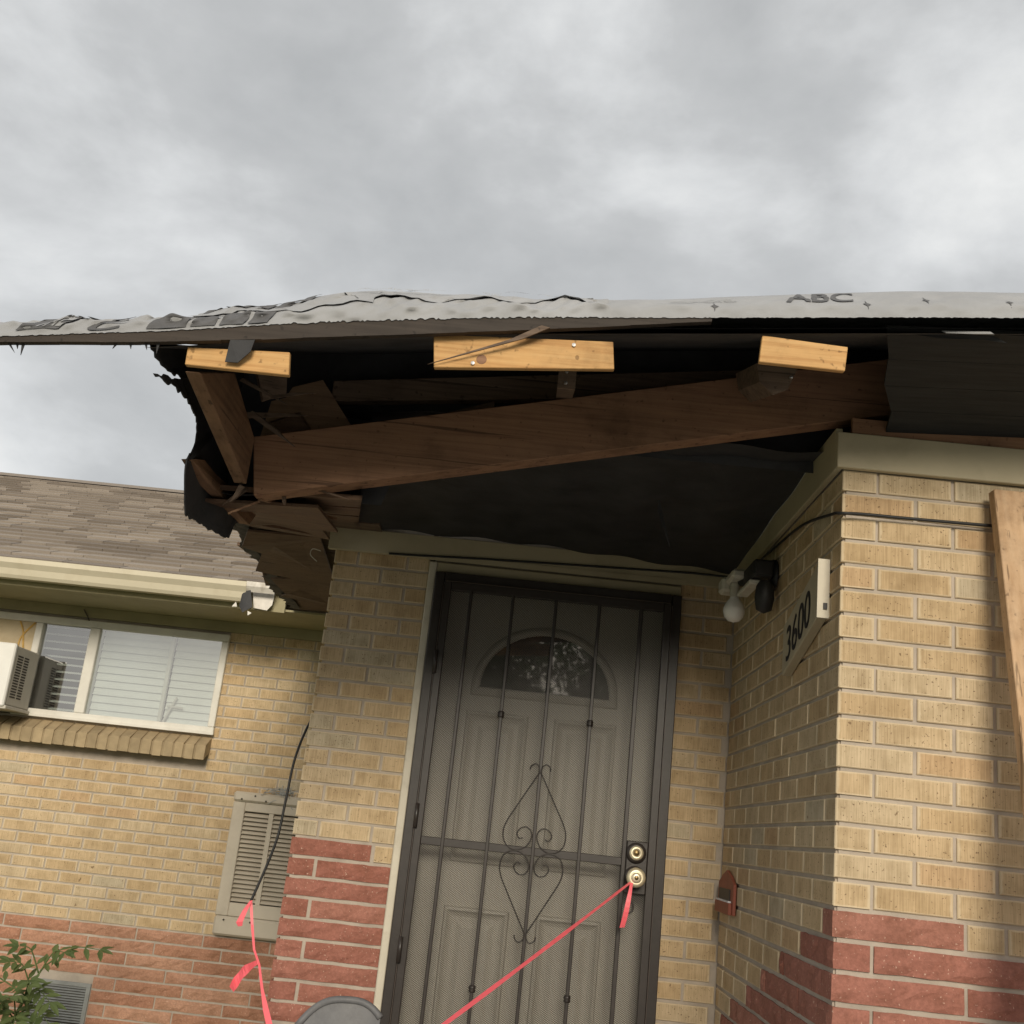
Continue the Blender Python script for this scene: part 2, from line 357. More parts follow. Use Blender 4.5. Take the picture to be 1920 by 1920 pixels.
GZ = -1.45                                    # ground
yF, yD, yW, zK, Xc, Xp = 2.922, 4.475, 7.121, 1.0584, .807, -.846
CY, CR, LB = .0677, .0736, .206               # course heights, stretcher pitch
zR = zK - 17*CY                               # top of the red courses beside the door
JT = .0105

# ------------------------------------------------------------------ ground
obj('ground', MB().add([(-400, -400, GZ), (400, -400, GZ), (400, 400, GZ), (-400, 400, GZ)], [(0, 1, 2, 3)]).mesh(fix=False), 'lawn_ground', kind='structure')
MB().box(-2.2, 4.5, -7.9, 2.7, GZ-.1, GZ+.05).build('bounce_slab', 'concrete', kind='structure', bev=.01)  # unseen concrete slab, added to bounce light up onto the undersides
MB().box(-1.6, Xc-.01, 2.701, yD-.02, GZ-.1, GZ+.2).build('porch_floor', 'concrete', kind='structure', bev=.012)
MB().box(-60, 60, -17, -8, GZ-.1, GZ+.004).build('road', 'asphalt', kind='structure')

# ------------------------------------------------------------------ the house
house = thing('brick_house', 'yellow and red brick house with recessed entry, left wing and torn porch eave', 'house', (0, yD, GZ))
BM = {}
def brick_mesh(Lx, H, D, red=False, var=0):
    k = (round(Lx, 3), round(H, 4), round(D, 3), red, var)
    if k in BM: return BM[k]
    x, y, z = Lx/2, D/2, H/2
    if not red:
        bv = .0025; yb = -y+.0025
        vs = [(-x, y, -z), (x, y, -z), (x, y, z), (-x, y, z), (-x, yb, -z), (x, yb, -z), (x, yb, z), (-x, yb, z),
              (-x+bv, -y, -z+bv), (x-bv, -y, -z+bv), (x-bv, -y, z-bv), (-x+bv, -y, z-bv)]
        fs = [(0, 3, 2, 1)]
        for i in range(4):
            j = (i+1) % 4; fs += [(i, j, j+4, i+4), (i+4, j+4, j+8, i+8)]
        fs.append((8, 9, 10, 11))
    else:                                      # split face, rough
        rnd = random.Random(var*31+int(Lx*1000)); nx = max(3, int(Lx/.035)); nz = 3; vs = []; fs = []
        for i in range(nx+1):
            for j in range(nz+1):
                ed = i in (0, nx) or j in (0, nz)
                vs.append((-x+Lx*i/nx+(0 if i in (0, nx) else rnd.uniform(-.008, .008)), -y+(rnd.uniform(.0, .0032) if ed else rnd.uniform(-.006, .002)), -z+H*j/nz+(rnd.uniform(-.0015, .0015) if j in (0, nz) else rnd.uniform(-.005, .005))))
        for i in range(nx):
            for j in range(nz): a = i*(nz+1)+j; fs.append((a, a+nz+1, a+nz+2, a+1))
        nb = len(vs); vs += [(-x, y, -z), (x, y, -z), (x, y, z), (-x, y, z)]
        bot = [i*(nz+1) for i in range(nx+1)]; top = [i*(nz+1)+nz for i in range(nx+1)]; lf = list(range(nz+1)); rg = [nx*(nz+1)+j for j in range(nz+1)]
        fs += [tuple(bot[::-1])+(nb, nb+1), tuple(top)+(nb+2, nb+3), tuple(lf)+(nb+3, nb), tuple(rg[::-1])+(nb+1, nb+2), (nb, nb+3, nb+2, nb+1)]
    me = bpy.data.meshes.new('brick'); me.from_pydata(vs, [], fs)
    at = me.attributes.new('gen', 'FLOAT_VECTOR', 'POINT')
    for i, p in enumerate(vs): at.data[i].vector = (p[0]/Lx+.5, p[1]/D+.5, p[2]/H+.5)
    BM[k] = me; return me
PENDING = []
def rot(u, d): return Matrix(((u[0], d[0], 0, 0), (u[1], d[1], 0, 0), (0, 0, 1, 0), (0, 0, 0, 1)))
def put_brick(parent, p0, u, d, a0, a1, z0, H, kind='y', D=.092, jit=.0015):
    """one brick: along u from a0 to a1 (measured from p0), depth along d, bottom z0"""
    Lx = abs(a1-a0)
    if Lx < .012: return
    Lx = round(Lx, 3); red = kind != 'y'
    me = brick_mesh(Lx, round(H, 4), D, red, random.randrange(3) if red else 0)
    c = Vector(p0) + Vector(u)*(a0+a1)/2 + Vector(d)*(D/2 + random.uniform(-jit, jit*.6)); c.z = z0 + H/2
    mt_ = Matrix.Translation(c) @ rot(u, d) @ Matrix.Rotation(random.gauss(0, .0022), 4, 'Y') @ Matrix.Rotation(random.gauss(0, .003), 4, 'Z')
    if kind == 'y': PENDING.append((parent, me, mt_, c, Lx*H, Vector(d))); return
    key = {'y': 'yellow_brick', 'r': 'red_brick', 'w': 'wing_red_brick'}[kind]
    if not me.materials: me.materials.append(MT[key])
    o_ = obj('brick' if kind == 'y' else 'red_brick', me, None, parent, mt_)
    if me.materials[0] is not MT[key]:
        o_.material_slots[0].link = 'OBJECT'; o_.material_slots[0].material = MT[key]
    return o_
def row(parent, p0, u, d, start, end, first, pitch, z0, H, kind='y', cuts=()):
    """bricks from start to end; `first` is the first joint; cuts are (a,b) openings"""
    j = [start, first]
    while j[-1] < end: j.append(j[-1]+pitch)
    for a, b_ in zip(j[:-1], j[1:]):
        b_ = min(b_, end+JT); segs = [(a, b_-JT)]
        for c0, c1 in cuts:
            ns = []
            for s0, s1 in segs:
                if s1 <= c0 or s0 >= c1: ns.append((s0, s1)); continue
                if s0 < c0-.03: ns.append((s0, c0))
                if s1 > c1+.03: ns.append((c1, s1))
            segs = ns
        for s0, s1 in segs: put_brick(parent, p0, u, d, s0, s1, z0, H, kind)
REC = .0062
front_wall = MB().box(Xc+.012, 3.2, yF+REC, yF+.3, GZ, 1.157).build('front_wall', 'mortar', house)
return_wall = MB().box(Xc+REC, Xc+.3, yF+.012, yD+.1, GZ, 1.13).build('return_wall', 'mortar', house)
door_wall = MB().box(.585, Xc+.2, yD+REC, yD+.3, GZ, 1.3).box(-.43, .585, yD+REC, yD+.3, 1.0, 1.3).box(Xp+.012, -.45, yD+REC, yD+.3, GZ, 1.3).build('entry_wall', 'mortar', house)
H = CY-JT; HR = CR-.013
RIGHT = 2.1                                     # how far the front wall is bricked to the right
red_end = {17: .332}
rack = [.110, .344, .566, .80, 1.012, 1.27, 1.44, 1.6, 1.6, 1.6, 1.6, 1.6]
XX, YY = Vector((1, 0, 0)), Vector((0, 1, 0)); NY = -YY
pF = (Xc, yF, 0)
for k in range(29):
    red = k >= 17
    z0 = zK-(k+1)*CY if not red else zR-(k-16)*CR
    hh = H if not red else HR; hz = z0+(CY-H)/2 if not red else z0+(CR-HR)/2
    even = k % 2 == 0
    # front wall, from the corner to the right; the corner brick's end shows on the return wall
    if not red:
        if even: row(front_wall, pF, XX, YY, .092+JT-.002, RIGHT, .092+LB+JT-.002, LB, hz, hh)
        else: row(front_wall, pF, XX, YY, 0, RIGHT, LB, LB, hz, hh)
    else:
        if k == 17:
            put_brick(front_wall, pF, XX, YY, 0, .332-JT, hz, hh, 'r')
            row(front_wall, pF, XX, YY, .332, RIGHT, .332+.10, LB, hz, hh)
        elif even: row(front_wall, pF, XX, YY, .092+JT, RIGHT, .092+.41, .41, hz, hh, 'r')
        else: row(front_wall, pF, XX, YY, 0, RIGHT, .332, .41, hz, hh, 'r')
    # return wall: u runs toward the viewer, so distances are measured as -y from the corner
    u, d = NY, XX; pR = (Xc, yF, 0); depth = yD-yF-.012
    rend = min(rack[k-17], yD-yF-.012) if red else 0
    if even:
        if not red: js = [(0, LB-JT, 'y')]; c_ = LB
        else: js = [(0, min(.332, rend)-JT, 'r')]; c_ = min(.332, rend)
    else: js = []; c_ = .092+JT
    while red and c_ < rend-.02:
        n_ = min(c_+.41, rend); js.append((c_, n_-JT, 'r')); c_ = n_
    while c_ < depth:
        n_ = min(c_+LB, depth+JT); js.append((c_, n_-JT, 'y')); c_ += LB
    for a, b_, kd in js: put_brick(return_wall, pR, u, d, -b_, -a, hz if kd != 'y' or not red else hz, hh, kd)
    # jamb strip right of the door
    pD = (.588, yD, 0); wj = Xc-.588-.004
    if even: put_brick(door_wall, pD, XX, YY, 0, .092, hz, hh); put_brick(door_wall, pD, XX, YY, .092+JT, wj, hz, hh)
    else: put_brick(door_wall, pD, XX, YY, 0, .195, hz, hh)
    # pier left of the door
    pP = (Xp, yD, 0); wp = -.452-Xp
    if not red:
        if even: row(door_wall, pP, XX, YY, 0, wp, .092+JT, LB, hz, hh)
        else: row(door_wall, pP, XX, YY, 0, wp, LB, LB, hz, hh)
    else:
        if k == 17: put_brick(door_wall, pP, XX, YY, 0, .31, hz, hh, 'r'); put_brick(door_wall, pP, XX, YY, .325, wp, hz, hh)
        elif even: put_brick(door_wall, pP, XX, YY, 0, .098, hz, hh, 'r'); put_brick(door_wall, pP, XX, YY, .112, wp, hz, hh, 'r')
        else: put_brick(door_wall, pP, XX, YY, 0, wp, hz, hh, 'r')

# ---- left wing wall
WX0, WX1 = -4.2, -.9
wz0, wz1, wx0, wx1 = .40, 1.03, -3.62, -1.935
wing_wall = (MB().box(WX0, WX1, yW+REC, yW+.3, GZ, wz0).box(wx1, WX1, yW+REC, yW+.3, wz0, 1.3)
             .box(WX0, wx0, yW+REC, yW+.3, wz0, 1.3).box(wx0, wx1, yW+REC, yW+.3, wz1, 1.3)).build('wing_wall', 'mortar', house)
pW = (0, yW, 0)
for k in range(36):
    red = k >= 27
    z0 = zK-(k+1)*CY if not red else (zK-27*CY)-(k-26)*CR
    hh, hz = (H, z0+(CY-H)/2) if not red else (HR, z0+(CR-HR)/2)
    cuts = []
    if z0+hh > .40 and z0 < 1.03: cuts.append((wx0, wx1))
    elif z0+hh > .235 and z0 < .40: cuts.append((wx0, wx1-.012))
    if red and z0 < -1.105: cuts.append((-2.76, -2.39))
    st = -4.19
    if not red:
        ph = -3.127 if k % 2 == 1 else -3.024
        while ph-LB > st: ph -= LB
        row(wing_wall, pW, XX, YY, st, -1.16, ph, LB, hz, hh, 'y', cuts)
    else:
        ph = -3.30+(.2 if k % 2 else 0)+(k*37 % 11)*.012
        row(wing_wall, pW, XX, YY, st, -1.05, ph, .405, hz, hh, 'w', cuts)

# the 300 yellow bricks that show largest are objects, the rest one part
def shows(c, area, d):
    z = c.dot(fw)
    if z < .1: return 0
    u_, v_ = 960+2089.28*c.dot(rt2)/z, 960-2089.28*c.dot(up2)/z
    if not (-40 < u_ < 1960 and -40 < v_ < 1960): return 0
    if c.y > 5 and u_ > 640-.143*(v_-1040): return 0
    if c.x < Xc+.05 and c.y < yF-.01: return 0
    return area/z**2*abs(d.dot(c.normalized()))
PENDING.sort(key=lambda q: -shows(q[3], q[4], q[5]))
for par, me, mt_, c, ar, d in PENDING[:300]:
    if not me.materials: me.materials.append(MT['yellow_brick'])
    obj('brick', me, None, par, mt_)
rest = MB(); gen = []
for par, me, mt_, c, ar, d in PENDING[300:]:
    rest.add([mt_ @ v.co for v in me.vertices], [tuple(p.vertices) for p in me.polygons]); gen += [tuple(a_.vector) for a_ in me.attributes['gen'].data]
me = rest.mesh('brick_infill', False); at = me.attributes.new('gen', 'FLOAT_VECTOR', 'POINT')
for i, p in enumerate(gen): at.data[i].vector = p
obj('brick_infill', me, 'yellow_brick', house, kind='stuff')
print('BRICKS', len(PENDING))

# ---- frieze boards
MB().box(Xc-.022, 3.2, yF-.022, yF-.002, zK-.004, 1.157).build('frieze_board', 'trim_paint', house, bev=.002)
MB().box(Xc-.022, Xc-.003, yF-.001, yD-.027, zK-.004, 1.175).build('frieze_board', 'trim_paint', house, bev=.002)
MB().box(Xp-.028, Xc-.026, yD-.026, yD-.003, zK-.012, 1.142).build('frieze_board', 'trim_paint', house, bev=.002)
MB().box(Xc+.02, 3.2, yF-.012, yF+.004, 1.158, 1.205).build('ledger_board', 'old_lumber', house)
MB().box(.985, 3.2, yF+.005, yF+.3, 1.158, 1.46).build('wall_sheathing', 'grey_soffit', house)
MB().box(-.455, .60, yD-.0305, yD-.0265, zK-.018, zK+.004).build('head_drip_moulding', 'trim_paint', house)
# ---- door opening trim
MB().box(-.449, -.417, yD-.028, yD+.05, GZ+.2, 1.035).build('door_casing', 'cream_paint', house, bev=.004)
MB().box(-.416, .586, yD-.024, yD+.05, .995, 1.035).build('door_casing', 'trim_paint', house, bev=.003)

# ---- security door
sec = MB().box(-.416, -.378, yD-.055, yD+.01, GZ+.25, .99).box(.548, .586, yD-.055, yD+.01, GZ+.25, .99).box(-.377, .547, yD-.055, yD+.01, .955, .99).build('security_door', 'brown_paint_metal', house, bev=.003)
ys = yD-.075
def sp(name, mb, mat='brown_paint_metal', **kw): return mb.build(name, mat, sec, **kw)
LZ = GZ+.3
sp('leaf_frame', MB().box(-.374, -.345, ys, ys+.03, LZ, .948).box(.515, .545, ys, ys+.03, LZ, .948).box(-.344, .514, ys, ys+.03, .915, .948).box(-.344, .514, ys, ys+.03, LZ, LZ+.06), bev=.002)
sp('frame_reveal_strip', MB().box(-.3765, -.3745, ys-.002, ys+.01, LZ, .94), 'brown_paint_light')
sp('frame_reveal_strip', MB().box(.5462, .5478, ys-.002, ys+.01, LZ, .94), 'brown_paint_light')
sp('frame_reveal_strip', MB().box(-.37, .54, ys-.004, ys-.001, .9475, .9505), 'brown_paint_light')
for bx in (-.262, -.092, .082, .257):
    pts = [(bx, ys+.006, LZ+.05), (bx, ys+.006, .92)]
    sp('bar', MB().box(bx-.0065, bx+.0065, ys-.001, ys+.012, LZ+.05, .92), bev=.002)
sp('lock_stile', MB().box(.417, .433, ys-.001, ys+.014, LZ+.05, .92), bev=.002)
sp('cross_rail', MB().box(-.345, .418, ys+.001, ys+.016, -.072, -.042), bev=.002)
for bx, bz in ((-.092, .442), (.257, .443), (-.092, -.558), (.257, -.556)):
    sp('collar', MB().lathe((bx, ys+.006, bz-.014), (0, 0, 1), [(0, 0), (.011, .002), (.014, .008), (.011, .013), (.014, .018), (.011, .026), (0, .028)], 10), smooth=True)
sp('lock_plate', MB().box(.434, .514, ys-.004, ys+.02, -.168, .022), bev=.003)
screen = MB().add([(-.345, ys+.02, LZ+.05), (.515, ys+.02, LZ+.05), (.515, ys+.02, .917), (-.345, ys+.02, .917)], [(0, 1, 2, 3)])
sp('screen', screen, 'screen_mesh')
sp('deadbolt', MB().lathe((.470, ys-.004, -.021), (0, -1, 0), [(.038, 0), (.038, .006), (.034, .012), (.026, .014)], 28), smooth=True)
sp('deadbolt_face', MB().lathe((.470, ys-.018, -.021), (0, -1, 0), [(.0265, 0), (.0225, .006), (.0125, .007), (.012, .003), (.0, .003)], 28), 'brass', smooth=True)
sp('deadbolt_core', MB().lathe((.470, ys-.0215, -.021), (0, -1, 0), [(.011, 0), (.009, .002), (0, .002)], 18), 'brass_dark', smooth=True)
sp('knob_rose', MB().lathe((.470, ys-.004, -.108), (0, -1, 0), [(.040, 0), (.040, .004), (.034, .010), (.018, .012)], 28), 'brown_paint_metal', smooth=True)
sp('knob', MB().lathe((.470, ys-.016, -.108), (0, -1, 0), [(.013, 0), (.014, .018), (.024, .024), (.034, .034), (.036, .044), (.031, .053), (.021, .058), (.019, .056), (.018, .061), (.010, .063), (0, .063)], 28), 'brass', smooth=True)
sp('knob_core', MB().lathe((.470, ys-.0795, -.108), (0, -1, 0), [(.008, 0), (.006, .0015), (0, .0015)], 16), 'brass_dark', smooth=True)
for hz_ in (.03, -.45, .62):
    sp('hinge', MB().tube([(-.372, ys-.008, hz_-.045), (-.372, ys-.008, hz_+.045)], .008, 10), smooth=True)
# scrolls, mirrored about the middle bar
bxm = .082
cz = -.0565
half = [(-.003, .262), (-.03, .215), (-.075, .135), (-.108, .075), (-.119, .035), (-.112, -.002), (-.088, -.024), (-.055, -.027), (-.025, -.010), (-.010, .022), (-.016, .046), (-.034, .057), (-.055, .050), (-.066, .030), (-.056, .014), (-.042, .017)]
hook = [(-.003, .258), (-.006, .282), (-.020, .294), (-.036, .285), (-.040, .270)]
for sx in (1, -1):
    for sz in (1, -1):
        for lst in (half, hook):
            pts = spline([(bxm+sx*x, ys-.002, cz+sz*(z+.030)) for x, z in lst], 5)
            sp('scroll', MB().tube(pts, .0026, 6), smooth=True)
sp('padlock_hasp', MB().tube(spline([(.452, ys-.012, -.185), (.468, ys-.014, -.20), (.470, ys-.014, -.225), (.455, ys-.014, -.235), (.442, ys-.014, -.222)], 4), .004, 6), smooth=True)

# ---- front door behind it
fd = MB().box(-.40, .57, yD+.062, yD+.105, GZ+.25, .99).build('front_door', 'door_paint', house)
yd = yD+.062
def dp(name, mb, mat='door_paint', **kw): return mb.build(name, mat, fd, **kw)
def molding(x0, x1, z0, z1, w=.03):
    mb = MB(); prof = [(0, 0), (.005, .016), (.014, .019), (.024, .006), (.036, -.0005)]
    for (a, h), (b_, g) in zip(prof[:-1], prof[1:]):
        def ring(q, hh): return [(x0+q, yd-.001-hh, z0+q), (x1-q, yd-.001-hh, z0+q), (x1-q, yd-.001-hh, z1-q), (x0+q, yd-.001-hh, z1-q)]
        A, B = ring(a, h), ring(b_, g); mb.add(A+B, [(i, (i+1) % 4, (i+1) % 4+4, i+4) for i in range(4)])
    return mb
for x0, x1 in ((-.235, .017), (.121, .371)):
    for z0, z1 in ((-.125, .458), (-1.05, -.287)):
        dp('panel_moulding', molding(x0, x1, z0, z1))
        i = .055
        dp('raised_panel', MB().add([(x0+i, yd-.001, z0+i), (x1-i, yd-.001, z0+i), (x1-i, yd-.001, z1-i), (x0+i, yd-.001, z1-i),
                                     (x0+i+.02, yd-.010, z0+i+.02), (x1-i-.02, yd-.010, z0+i+.02), (x1-i-.02, yd-.010, z1-i-.02), (x0+i+.02, yd-.010, z1-i-.02)],
                                    [(4, 5, 6, 7)]+[(j, (j+1) % 4, (j+1) % 4+4, j+4) for j in range(4)]))
cxf, zf, rx, rz = .070, .557, .262, .232
def arc(r1, r2, y_, n=28): return [(cxf+r1*math.cos(math.pi*i/n), y_, zf+r2*math.sin(math.pi*i/n)) for i in range(n+1)]
dp('fanlight_glass', MB().add(arc(rx, rz, yd-.003), [tuple(range(29))]), 'fan_glass')
dp('fanlight_backing', MB().add(arc(rx, rz, yd-.001), [tuple(range(29))]), 'dark_room')
fr_ = MB(); prof = [(0, .003), (.006, .014), (.018, .016), (.030, .010), (.036, 0)]
loop = arc(1, 1, 0)
for (a, h), (b_, g) in zip(prof[:-1], prof[1:]):
    A = arc(rx+a, rz+a, yd-.001-h); B = arc(rx+b_, rz+b_, yd-.001-g); fr_.add(A+B, [(i, i+1, i+30, i+29) for i in range(28)])
    A = [(cxf-rx-a, yd-.001-h, zf-a), (cxf+rx+a, yd-.001-h, zf-a)]; B = [(cxf-rx-b_, yd-.001-g, zf-b_), (cxf+rx+b_, yd-.001-g, zf-b_)]
    fr_.add(A+B, [(0, 1, 3, 2)])
    for s_ in (1, -1): fr_.add([(cxf+s_*(rx+a), yd-.001-h, zf), (cxf+s_*(rx+b_), yd-.001-g, zf), (cxf+s_*(rx+b_), yd-.001-g, zf-b_), (cxf+s_*(rx+a), yd-.001-h, zf-a)], [(0, 1, 2, 3)])
dp('fanlight_frame', fr_)

# ---- wing window
wf = .055; yv = yW-.03
win = (MB().box(-3.20, wx1+.003, yv, yW+.06, wz0, wz0+.045).box(-3.62, wx1+.003, yv, yW+.06, wz1-.042, wz1+.004).box(wx1-.040, wx1+.003, yv, yW+.06, wz0+.046, wz1-.043)
       .box(-3.185, -3.14, yv, yW+.06, wz0+.046, wz1-.043).box(-2.83, -2.765, yv-.002, yW+.06, wz0+.046, wz1-.043)).build('window', 'white_vinyl', house, bev=.004)
def wp_(name, mb, mat='white_vinyl', **kw): return mb.build(name, mat, win, **kw)
wp_('sill_strip', MB().box(-3.22, wx1+.008, yv-.012, yv-.001, wz0-.004, wz0+.016), bev=.002)
def pane(x0, x1, y_): return MB().add([(x0, y_, wz0+.046), (x1, y_, wz0+.046), (x1, y_, wz1-.043), (x0, y_, wz1-.043)], [(0, 1, 2, 3)])
wp_('pane', pane(-3.139, -2.831, yv+.035), 'window_glass'); wp_('pane', pane(-2.764, wx1-.041, yv+.02), 'window_glass')
wp_('sash_rail', MB().box(-2.308, -2.284, yv+.03, yv+.06, wz0+.047, wz1-.044), bev=.003)
wp_('room_backing', MB().box(-3.62, wx1, yW+.29, yW+.30, wz0-.05, wz1+.05), 'dark_room')
wp_('painted_reflection', MB().prism([(-3.139, yv+.052, wz0+.046), (-3.02, yv+.052, wz0+.046), (-3.02, yv+.052, .74), (-3.06, yv+.052, .78), (-3.139, yv+.052, .80)], (0, .004, 0)), 'painted_reflection')  # dark sheet painted in for the air conditioner's reflection in the pane
nS = 12
for x0, x1, tl in ((-3.137, -2.833, .5), (-2.762, -2.30, .95), (-2.285, wx1-.043, .95)):
    for i in range(nS):
        z = wz0+.06+i*(wz1-wz0-.11)/(nS-1); a = R(-74 if tl > .9 else -20); hw = .026
        c, s_ = math.cos(a)*hw, math.sin(a)*hw
        wp_('blind_slat', MB().add([(x0, yv+.085-c, z+s_), (x1, yv+.085-c, z+s_+.001), (x1, yv+.085, z+.004), (x0, yv+.085, z+.004), (x1, yv+.085+c, z-s_), (x0, yv+.085+c, z-s_)], [(0, 1, 2, 3), (3, 2, 4, 5)]), 'blind')
wp_('lock_stick', MB().tube([(-2.275, yv+.056, wz0+.05), (-2.215, yv+.058, wz0+.21)], .008, 6).tube([(-2.265, yv+.056, wz0+.15), (-2.165, yv+.056, wz0+.145)], .007, 6), 'white_vinyl')
wp_('filler_panel', MB().box(-3.62, -3.186, yv+.02, yv+.035, .79, wz1-.043), 'plaster_panel')
for pts in ([(-3.30, .985), (-3.27, .93), (-3.255, .87), (-3.24, .80)], [(-3.20, .985), (-3.25, .92), (-3.275, .87), (-3.28, .80)], [(-3.3, .795), (-3.24, .80), (-3.186, .79)]):
    wp_('foam_bead', MB().tube(spline([(x, yv+.018, z) for x, z in pts], 4), .006, 6), 'foam', smooth=True)
# sill of bricks on edge
sill = MB().prism([(wx1-.008, yW-.108, .240), (wx1-.008, yW-.108, .319), (wx1-.008, yW+.02, .390), (wx1-.008, yW+.02, .30)], (-1.7, 0, 0)).build('window_sill', 'sill_brick', house)
xs = wx1-.004; n_ = 0
while xs > -3.62:
    w_ = .062+random.uniform(-.002, .002)
    o_ = random.uniform(-.003, .003); yo = yW-.115+random.uniform(-.003, .003)
    MB().prism([(xs, yo, .235+o_), (xs, yo, .325+o_), (xs, yW+.03, .398), (xs, yW+.03, .30)], (-w_+.006, 0, 0)).build('brick', 'sill_brick', sill, bev=.002)
    xs -= w_+.006

# ---- wing eave: soffit, frieze, fascia, gutter, roof
GX = -1.47
MB().box(-5.5, -.9, 6.50, yW-.02, 1.118, 1.13).build('soffit_panel', 'olive_soffit', house)
MB().box(-5.5, -.9, yW-.022, yW-.002, zK-.006, 1.117).build('frieze_board', 'olive_soffit', house)
MB().box(-5.5, GX, 6.475, 6.499, 1.105, 1.235).build('fascia_board', 'olive_soffit', house)
MB().tube([(-2.9, yW-.03, 1.10), (-2.87, yW-.03, 1.06), (-2.85, yW-.03, 1.03)], .004, 5).build('loose_wire', 'brown_paint_light', house)
gut = [(6.473, 1.235), (6.470, 1.135), (6.385, 1.132), (6.372, 1.150), (6.362, 1.185), (6.340, 1.215), (6.338, 1.243), (6.352, 1.243), (6.356, 1.222), (6.374, 1.190), (6.384, 1.158), (6.392, 1.143), (6.462, 1.143), (6.464, 1.235)]
MB().prism([(-1.685, y, z) for y, z in gut], (-3.8, 0, 0)).build('gutter', 'gutter_paint', house)
MB().prism([(-1.52, y+.004, z+.004) for y, z in gut[4:10]], (-.165, 0, 0)).build('gutter_stub', 'gutter_white', house)
MB().prism([(-1.66, 6.42, 1.20), (-1.53, 6.42, 1.20), (-1.535, 6.42, 1.135), (-1.56, 6.42, 1.10), (-1.64, 6.42, 1.107)], (0, .004, 0)).build('gutter_stub', 'gutter_white', house)
MB().prism([(-1.705, 6.37, 1.21), (-1.66, 6.36, 1.205), (-1.63, 6.35, 1.10), (-1.68, 6.34, 1.06), (-1.71, 6.36, 1.10)], (0, .003, 0)).build('torn_flashing', 'black_paper', house)
MB().prism([(-1.745, 6.335, 1.088), (-1.715, 6.335, 1.09), (-1.725, 6.335, 1.118)], (0, .003, 0)).build('paint_flake', 'gutter_white', house)
MB().prism([(-1.645, 6.335, 1.045), (-1.625, 6.335, 1.062), (-1.65, 6.335, 1.072)], (0, .003, 0)).build('paint_flake', 'gutter_white', house)
PW = math.atan(5/12); rid = 3.55
def wroof(x, s): return Vector((x, 6.40+s*math.cos(PW), 1.243+s*math.sin(PW)))
sl = rid/math.cos(PW)
nv = Vector((0, -math.sin(PW), math.cos(PW)))
wr = MB().prism([wroof(-6, 0)-nv*.03, wroof(-6, sl)-nv*.03, wroof(-6, sl)-nv*.012, wroof(-6, 0)-nv*.012], (6.5, 0, 0)).prism([wroof(-6, sl)-nv*.03, wroof(-6, sl)+Vector((0, 3.5, -1.45)), wroof(-6, sl)+Vector((0, 3.5, -1.43)), wroof(-6, sl)-nv*.012], (6.5, 0, 0)).build('wing_roof', 'shingle', house)
exp = .135; nc = int(sl/exp)+1
tab = {}
def tab_mesh(w_):
    w_ = round(w_, 2)
    if w_ not in tab:
        mb = MB(); e_ = exp*1.15
        mb.add([(0, 0, 0), (w_, 0, 0), (w_, e_, -.006), (0, e_, -.006), (0, 0, .017), (w_, 0, .017), (w_, e_, 0), (0, e_, 0)], [(0, 3, 2, 1), (4, 5, 6, 7), (0, 1, 5, 4), (1, 2, 6, 5), (2, 3, 7, 6), (3, 0, 4, 7)])
        tab[w_] = mb.mesh('shingle', False); tab[w_].materials.append(MT['shingle'])
    return tab[w_]
RW = Matrix.Rotation(PW, 4, 'X'); far = MB(); cnt = 0
for c in range(nc):
    s = c*exp; x = -4.6-.05*c+random.uniform(0, .2)
    while x < -1.0:
        w_ = random.choice([.12, .16, .20, .24, .30, .34]); p = wroof(x, s) + nv*(random.uniform(-.001, .003))
        if x < GX+.05 or c > 4:
            if cnt < 295 and x > -3.75-.06*c: obj('shingle', tab_mesh(w_), None, wr, Matrix.Translation(p) @ RW); cnt += 1
            else:
                me = tab_mesh(w_); T = Matrix.Translation(p) @ RW
                far.add([T @ v.co for v in me.vertices], [tuple(f.vertices) for f in me.polygons])
        x += w_+.003
far.build('far_shingles', 'shingle', wr, kind='stuff')
MB().prism([wroof(-6, sl-.10)+nv*.016, wroof(-6, sl)+nv*.028, wroof(-6, sl)+Vector((0, .1, -.012)), wroof(-6, sl)-nv*.01], (6.5, 0, 0)).build('ridge_cap', 'shingle', wr)

# ------------------------------------------------------------------ the torn porch roof
porch = thing('porch_roof', 'sagging torn porch roof with bare lumber under loose grey felt', 'roof', (0, 3.0, 1.0))
def pp(name, mb, mat, **kw): return mb.build(name, mat, porch, **kw)
ZE = [(-1.9, .878), (-1.286, .966), (-1.104, .992), (-.922, 1.017), (-.801, 1.037), (-.656, 1.062), (-.535, 1.080), (-.437, 1.093), (-.315, 1.110), (-.193, 1.125), (-.07, 1.139), (.052, 1.152), (.236, 1.171), (.42, 1.190), (.665, 1.216), (.848, 1.235), (1.057, 1.255), (1.6, 1.305), (3.2, 1.45)]
RISE = [(-1.9, .107), (-1.286, .109), (-1.104, .107), (-.922, .093), (-.868, .107), (-.801, .125), (-.717, .122), (-.656, .126), (-.607, .143), (-.535, .153), (-.437, .154), (-.315, .146), (-.193, .136), (-.07, .123), (.236, .124), (.42, .133), (.665, .143), (.848, .148), (1.057, .146), (3.2, .14)]
ze = lambda x: lerp(ZE, x); rise = lambda x: lerp(RISE, x)
def deck(x, t_): return ze(x)-.012+t_*lerp([(-1.9, .50), (-1.3, .47), (-.96, .44), (-.6, .40), (3, .40)], x)
def roof_grid(x0, x1, t0, t1, n, off): return lambda a, b_: (x0+(x1-x0)*a, 2.368+t0+(t1-t0)*b_, deck(x0+(x1-x0)*a, t0+(t1-t0)*b_)+off)
dk = MB()
for off in (0, -.014): dk.grid(roof_grid(-1.9, -.96, 0, .06, 0, off+.018), 14, 3).grid(roof_grid(-.96, 3.2, 0, 4.4, 0, off), 40, 6)
